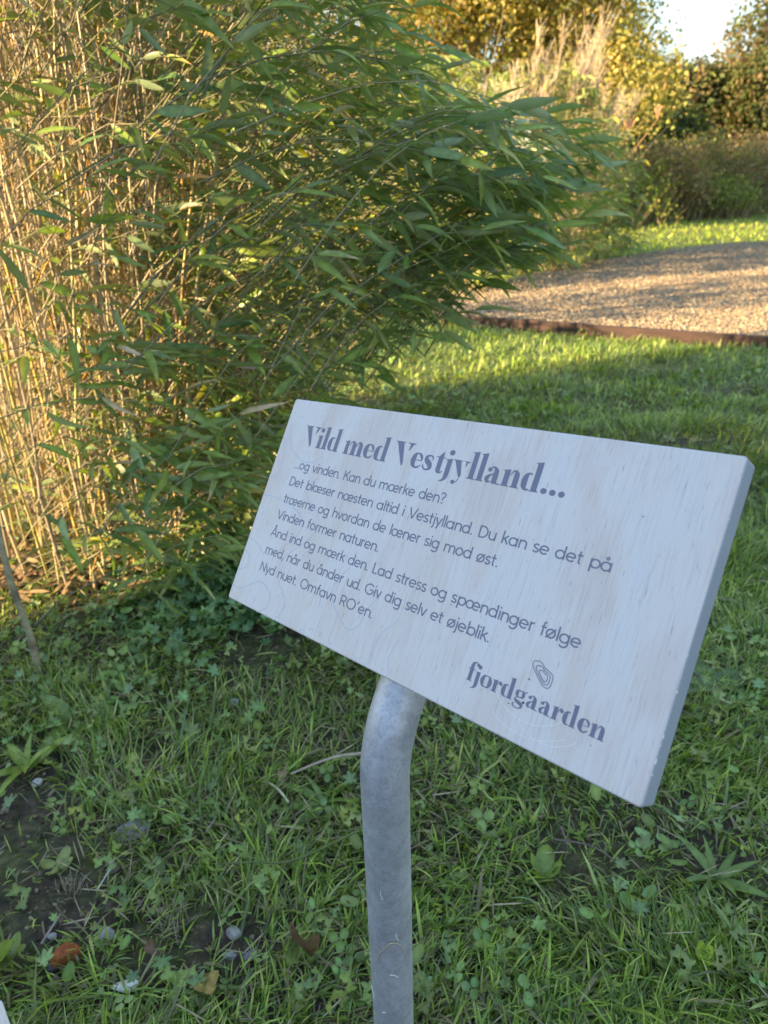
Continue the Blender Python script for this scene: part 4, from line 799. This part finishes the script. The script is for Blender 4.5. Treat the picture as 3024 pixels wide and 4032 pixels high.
# unseen hedge added behind and left of the viewer to shade sign and near lawn
hb = np.array([-6.0, -.70]); hdir = np.array([.45, -1.0]); hdir = hdir / np.linalg.norm(hdir)
hr = empty('added_shade_hedge', (hb[0], hb[1], 0), 'unseen clipped hedge added left of and behind the viewer to shade the sign', 'hedge')
Ls = 13; cs = []; rs = []
nu, nv = 50, 14; V = []
for i in range(nu + 1):
    for j in range(nv + 1):
        a = math.pi * j / nv; q = hb + hdir * (Ls * i / nu); off = math.cos(a) * .62 * (1 + .1 * math.sin(i * 1.7)); z = 2.9 * min(1, math.sin(a) * 1.6) * (1 + .03 * math.sin(i * 2.3)); nrm = np.array([-hdir[1], hdir[0]]); f = 1 if 0 < i < nu else .75
        V.append((q[0] + nrm[0] * off * f, q[1] + nrm[1] * off * f, z * f))
F = [(i * (nv + 1) + j, i * (nv + 1) + j + 1, (i + 1) * (nv + 1) + j + 1, (i + 1) * (nv + 1) + j) for i in range(nu) for j in range(nv)]
part('hedge_core', V, F, M_bark, hr, np.tile((.05, .05, .03), (len(V), 1)))  # solid dark core of the added hedge, blocks the sun
nn = 9000; u_ = U(0, Ls, nn); z = U(0, 2.95, nn); sd_ = rng.choice([-1, 1], nn) * U(.5, .72, nn); top = U(0, 1, nn) < .25; sd_ = np.where(top, U(-.6, .6, nn), sd_); z = np.where(top, U(2.8, 3.05, nn), z)
pos = np.stack([hb[0] + hdir[0] * u_ - hdir[1] * sd_, hb[1] + hdir[1] * u_ + hdir[0] * sd_, z], -1); V, F, c_ = place(*quad, pos, frames(rng.normal(size=(nn, 3)), U(0, 6, nn)), U(.06, .12, nn), np.array(DK)[rng.integers(0, 6, nn)] * U(.7, 1.5, (nn, 1))); part('foliage', V, F, M_tree, hr, c_)

# ------------------------------------------------------------------ small things on the lawn
def gp(px, py, dz=0): p = G(px, py); p[2] = gh(p[0], p[1]) + dz; return p
def stone(px, py, sx_, sy_, sz_, col, label, name='stone', cat_='stone', mt=None, rot=0, seed=0, angular=.3, lift=.15, grp=None):
    g = np.random.default_rng(seed); p = gp(px, py); import bmesh; bm = bmesh.new(); bmesh.ops.create_icosphere(bm, subdivisions=3, radius=1)
    pl = norm(g.normal(size=(9, 3))); pd = g.uniform(1 - angular * 1.6, 1.0, 9)
    for v in bm.verts:
        c_ = np.array(v.co)
        for q in range(9):
            e_ = c_ @ pl[q] - pd[q]
            if e_ > 0: c_ = c_ - pl[q] * e_ * .95
        c_ = c_ * (1 + .04 * math.sin(c_[0] * 7 + seed) * math.sin(c_[1] * 6)); v.co = c_ * np.array([sx_, sy_, sz_]) / 2
    me = bpy.data.meshes.new(name); bm.to_mesh(me); bm.free(); me.materials.append(mt or M_stone)
    if mt is None:
        a = me.color_attributes.new('col', 'FLOAT_COLOR', 'POINT'); a.data.foreach_set('color', np.tile(np.array([*col, 1], np.float32), len(me.vertices)))
    o = link(name, me, None, p + np.array([0, 0, sz_ * lift])); o.rotation_euler = (0, g.uniform(-.2, .2), rot); tag(o, label, cat_, grp); return o
stone(143, 2072, .040, .032, .034, None, 'broken orange red brick piece in the grass at lower left', 'brick_fragment', 'brick piece', M_brick, .3, 4, .46, .3)
stone(114, 2088, .018, .016, .018, (.10, .10, .105), 'small dark grey stone touching the red brick piece', seed=2, lift=.4)
stone(272, 2132, .042, .016, .014, (.66, .65, .60), 'white chalky flint stone lying below the brick piece', seed=3, rot=.1, lift=.55)
stone(285, 1795, .065, .038, .026, (.27, .26, .26), 'largest flat grey stone half buried in the left lawn', seed=5, rot=.5, lift=.2)
stone(505, 2012, .022, .020, .016, (.36, .35, .33), 'speckled grey stone left of the steel pipe', seed=6, lift=.4)
stone(545, 2062, .026, .019, .014, (.18, .17, .18), 'dark bluish stone below the speckled grey one', seed=7, lift=.4)
stone(495, 2060, .020, .012, .010, (.28, .27, .28), 'thin slate coloured stone beside the dark bluish one', seed=8, lift=.4)
stone(82, 1692, .020, .016, .014, (.46, .45, .44), 'pale round pebble on bare soil at the left edge', seed=9, lift=.5)
stone(230, 2022, .024, .020, .018, (.36, .35, .35), 'small glassy grey stone right above the brick piece', seed=10, lift=.4)
stone(112, 2026, .014, .013, .012, (.34, .33, .34), 'tiny grey pebble above the brick piece', seed=12, lift=.5)
stone(507, 1520, .022, .018, .014, (.42, .5, .47), 'pale pebble in the weeds under the sign panel', seed=13, lift=.6)
stone(245, 1878, .022, .018, .016, (.25, .22, .18), 'brownish stone beside the broad yellowish leaves', seed=14, lift=.4)
def stick(px0, py0, px1, py1, r0, r1, col, label, name='stick', cat_='stick', z0=.012, z1=.02, bow=.006):
    a, b_ = gp(px0, py0, z0), gp(px1, py1, z1); mid = (a + b_) / 2 + np.array([bow, bow, bow]); P = np.array(spline([a, mid, b_], 6)); V, F = tubes(P[None], np.linspace(r0, r1, len(P))[None], 7)
    o = link(name, mk(name, V, F, M_twig, np.tile(col, (len(V), 1)), True)); tag(o, label, cat_); return o
stick(630, 1695, 792, 1664, .0018, .0030, (.42, .35, .27), 'tan dry stick lying in the grass left of the steel pipe', z0=.03, z1=.045)
stick(580, 1712, 626, 1756, .0022, .0020, (.52, .50, .34), 'short pale green straw below the tan stick', 'straw', 'straw', .03, .03, .002)
stick(1192, 1828, 1342, 1890, .0016, .0009, (.17, .13, .11), 'thin dark twig on the lawn right of the steel pipe', 'twig', 'twig', .02, .022)
stick(1208, 1812, 1225, 1850, .0016, .0010, (.17, .13, .11), 'short forked twig end beside the thin dark twig', 'twig', 'twig', .03, .02, .001)
stick(448, 1812, 470, 1784, .0016, .0010, (.30, .25, .24), 'short brown twig in the middle left grass', 'twig', 'twig', .02, .025, .001)
stick(95, 2055, 140, 2002, .0016, .0014, (.28, .25, .24), 'grey twig leaning behind the brick piece', 'twig', 'twig', .02, .03, .001)
stick(0, 1484, 115, 1486, .0022, .0018, (.30, .22, .15), 'brown fallen cane at the foot of the bamboo at left', 'cane', 'cane', .02, .02, .002)
stick(215, 1940, 245, 1905, .0010, .0008, (.55, .55, .52), 'tiny whitish straw near the dry tuft', 'straw', 'straw', .02, .03, .001)
a_, m_, b_ = gp(475, 1890, .03), gp(640, 1900, .05), gp(780, 1845, .06); P = np.array(spline([a_, (a_ + m_) / 2, m_, b_], 6)); V, F = tubes(P[None], np.linspace(.0012, .0020, len(P))[None], 6)
tag(link('grass_stalk', mk('grass_stalk', V, F, M_grass, np.tile((.15, .20, .07), (len(V), 1)), True)), 'long pale green stalk bowing across the grass towards the pipe', 'stalk')
# thick pale cane leaning at the left front of the bamboo
a_ = G(84, 1462); Pq = spline([a_ + np.array([0, 0, -.02]), a_ + np.array([-.005, .02, .09]), a_ + np.array([-.03, .05, .24]), a_ + np.array([-.045, .12, .55]), a_ + np.array([-.03, .16, 1.1])], 6); V, F = tubes(np.array(Pq)[None], (np.linspace(.0080, .004, len(Pq)) * (1 + .2 * (np.arange(len(Pq)) % 5 == 0)))[None], 10)
tag(link('bamboo_cane', mk('bamboo_cane', V, F, M_twig, np.repeat(np.where((np.arange(len(Pq)) % 5 == 0)[:, None], (.16, .13, .08), (.32, .29, .18)), 10, 0), True)), 'thick pale olive bamboo cane at the left front of the clump', 'cane')
def rosette(name, px, py, nl, ln, wd, el, label, catg, col=(.15, .26, .065), az0=0, spread=6.28, tmpl=None, tipc=None, h=.003, grp=None):
    p = gp(px, py, h); r_ = empty(name, p, label, catg, grp); T = tmpl or leaf_template(.35, .35, wd / ln, tipc, col)
    me = mk('leaf', *T[:2], M_grass, T[2])
    for i in range(nl):
        a = az0 + spread * (i + U(-.25, .25)) / nl; e_ = U(*el); d = np.array([[math.cos(a) * math.cos(e_), math.sin(a) * math.cos(e_), math.sin(e_)]]); Mx = frames(d, np.array([U(-.35, .35)]))[0] * ln * U(.7, 1.1)
        o = link('leaf', me, r_); mm = Matrix.Identity(4)
        for q in range(3):
            for w_ in range(3): mm[q][w_] = float(Mx[q, w_])
        mm[2][3] = U(0, .004); o.matrix_local = mm
    return r_
PG = 'broadleaf plantain rosettes'
rosette('plantain', 165, 1560, 10, .115, .026, (.1, .7), 'large broad leaved plantain on the left below the bamboo', 'plantain', grp=PG)
rosette('plantain', 60, 1662, 7, .085, .020, (.4, 1.1), 'upright bright leaved plantain at the left edge beside bare soil', 'plantain', (.24, .36, .06), grp=PG)
rosette('plantain', 700, 1735, 9, .085, .015, (.15, .8), 'narrow leaved plantain just left of the pipe below the stick', 'plantain', grp=PG)
rosette('plantain', 1545, 1905, 8, .075, .013, (.4, 1.15), 'upright narrow plantain in the right foreground lawn', 'plantain', grp=PG)
rosette('dock_plant', 1555, 1480, 6, .10, .038, (.1, .5), 'broad dull green dock leaves right of the sign panel', 'dock', (.12, .22, .085))
rosette('dock_plant', 0, 2100, 4, .065, .036, (.5, 1.1), 'large light green leaves at the bottom left edge', 'dock', (.24, .33, .11), -1, 2.4, h=.01, tmpl=flatleaf(ell(.62, .9, 12, 1.2, .1), .5, (.24, .33, .11)))
rosette('dandelion', 1226, 2160, 5, .045, .014, (.5, 1.2), 'pale green upright young leaves right of the pipe foot', 'dandelion', (.24, .34, .13))
rosette('broadleaf_seedling', 125, 1878, 4, .030, .020, (.15, .5), 'yellowish rounded leaves on bare soil at left', 'weed', (.30, .36, .11), tmpl=flatleaf(ell(.62, .9, 12, 1.2, .1), .5, (.30, .36, .11)))
rosette('broadleaf_seedling', 340, 1905, 4, .036, .020, (.1, .6), 'dull oval leaves in the middle of the left grass', 'weed', (.18, .26, .10), tmpl=flatleaf(ell(.62, .9, 12, 1.2, .1), .5, (.18, .26, .10)))
rosette('broadleaf_seedling', 1465, 1990, 4, .024, .016, (.4, 1.0), 'bright lime seedling highest in the right foreground', 'seedling', (.42, .58, .10), tmpl=flatleaf(ell(.62, .9, 12, 1.2, .1), .5, (.42, .58, .10)))
rosette('broadleaf_seedling', 1515, 2085, 5, .024, .016, (.5, 1.1), 'bright lime seedling in the lower right corner', 'seedling', (.42, .58, .10), h=.012, tmpl=flatleaf(ell(.62, .9, 12, 1.2, .1), .5, (.42, .58, .10)))
rosette('broadleaf_seedling', 1520, 2135, 7, .022, .014, (.2, .8), 'darker small leaves below the lower lime seedling', 'seedling', (.16, .30, .09), tmpl=flatleaf(ell(.62, .9, 12, 1.2, .1), .5, (.16, .30, .09)))
rosette('broadleaf_seedling', 1170, 1893, 5, .040, .014, (.4, 1.0), 'broad pale blades in the lawn right of the pipe', 'weed', (.22, .33, .08), tmpl=flatleaf(ell(.62, .9, 12, 1.2, .1), .5, (.22, .33, .08)))
for i, (px, py, sz, lab) in enumerate(((1434, 1845, .030, 'large three lobed clover under the lower right corner of the sign'), (815, 1890, .020, 'small clover right beside the steel pipe'), (1520, 1690, .022, 'clover in the grass right of the sign panel'))):
    p = gp(px, py, .022); r_ = empty('clover', p - np.array([0, 0, .02]), lab, 'clover')
    for q in range(3):
        v_0, f_0, c_0 = cl[0]; Vv = rotz(v_0 * sz, R(120 * q + 20 + i * 30)) + np.array([0, 0, .02]); link('leaflet', mk('leaflet', Vv, f_0, M_grass, c_0), r_)
    V, F = tubes(np.array([[(0, 0, 0), (.002, .002, .01), (0, 0, .02)]], float), np.full((1, 3), .0006), 5); link('stem', mk('stem', V, F, M_grass, np.tile((.09, .15, .05), (len(V), 1))), r_)
def deadleaf(px, py, sz, col, label, seed, nl=5):
    T = flatleaf(lobed(3, .35, 2), 2.2, col, (0, .3)); g = np.random.default_rng(seed); Vv = T[0].copy(); Vv[:, 2] += g.normal(0, .08, len(Vv)) + .3 * Vv[:, 0] ** 2 * 3; a = g.uniform(0, 6)
    o = link('dead_leaf', mk('dead_leaf', rotz(Vv * sz, a), T[1], M_twig, T[2]), None, gp(px, py, .018)); o.rotation_euler = (g.uniform(-.5, .5), g.uniform(-.5, .5), 0); tag(o, label, 'leaf')
deadleaf(685, 2062, .045, (.26, .15, .09), 'curled brown dead leaf left of the pipe foot', 1); deadleaf(440, 2105, .034, (.33, .24, .07), 'yellowish brown lobed dead leaf in the lower left grass', 2); deadleaf(603, 1705, .02, (.32, .22, .13), 'small pale brown dead leaf near the tan stick', 3); deadleaf(345, 2050, .022, (.20, .12, .08), 'dark brown crumpled leaf between brick and grey stones', 4)
for px, py, n_, ht, lab in ((375, 1995, 90, .030, 'straw coloured dry grass tuft in the lower left lawn'), (155, 1925, 70, .022, 'short frayed dry tuft on bare soil at left')):
    p = gp(px, py); nn = n_; pos = p + np.stack([rng.normal(0, .010, nn), rng.normal(0, .010, nn), 0 * U(0, 1, nn)], -1); c1 = np.array([.42, .36, .24]) * U(.6, 1.2, (nn, 1))
    V, F, cc = blades(pos, U(0, 6.28, nn), U(ht * .6, ht * 1.4, nn), U(.0008, .0016, nn), U(.1, .9, nn), U(0, .8, nn), c1 * .7, c1); tag(link('dry_tuft', mk('dry_tuft', V, F, M_twig, cc)), lab, 'dry grass')
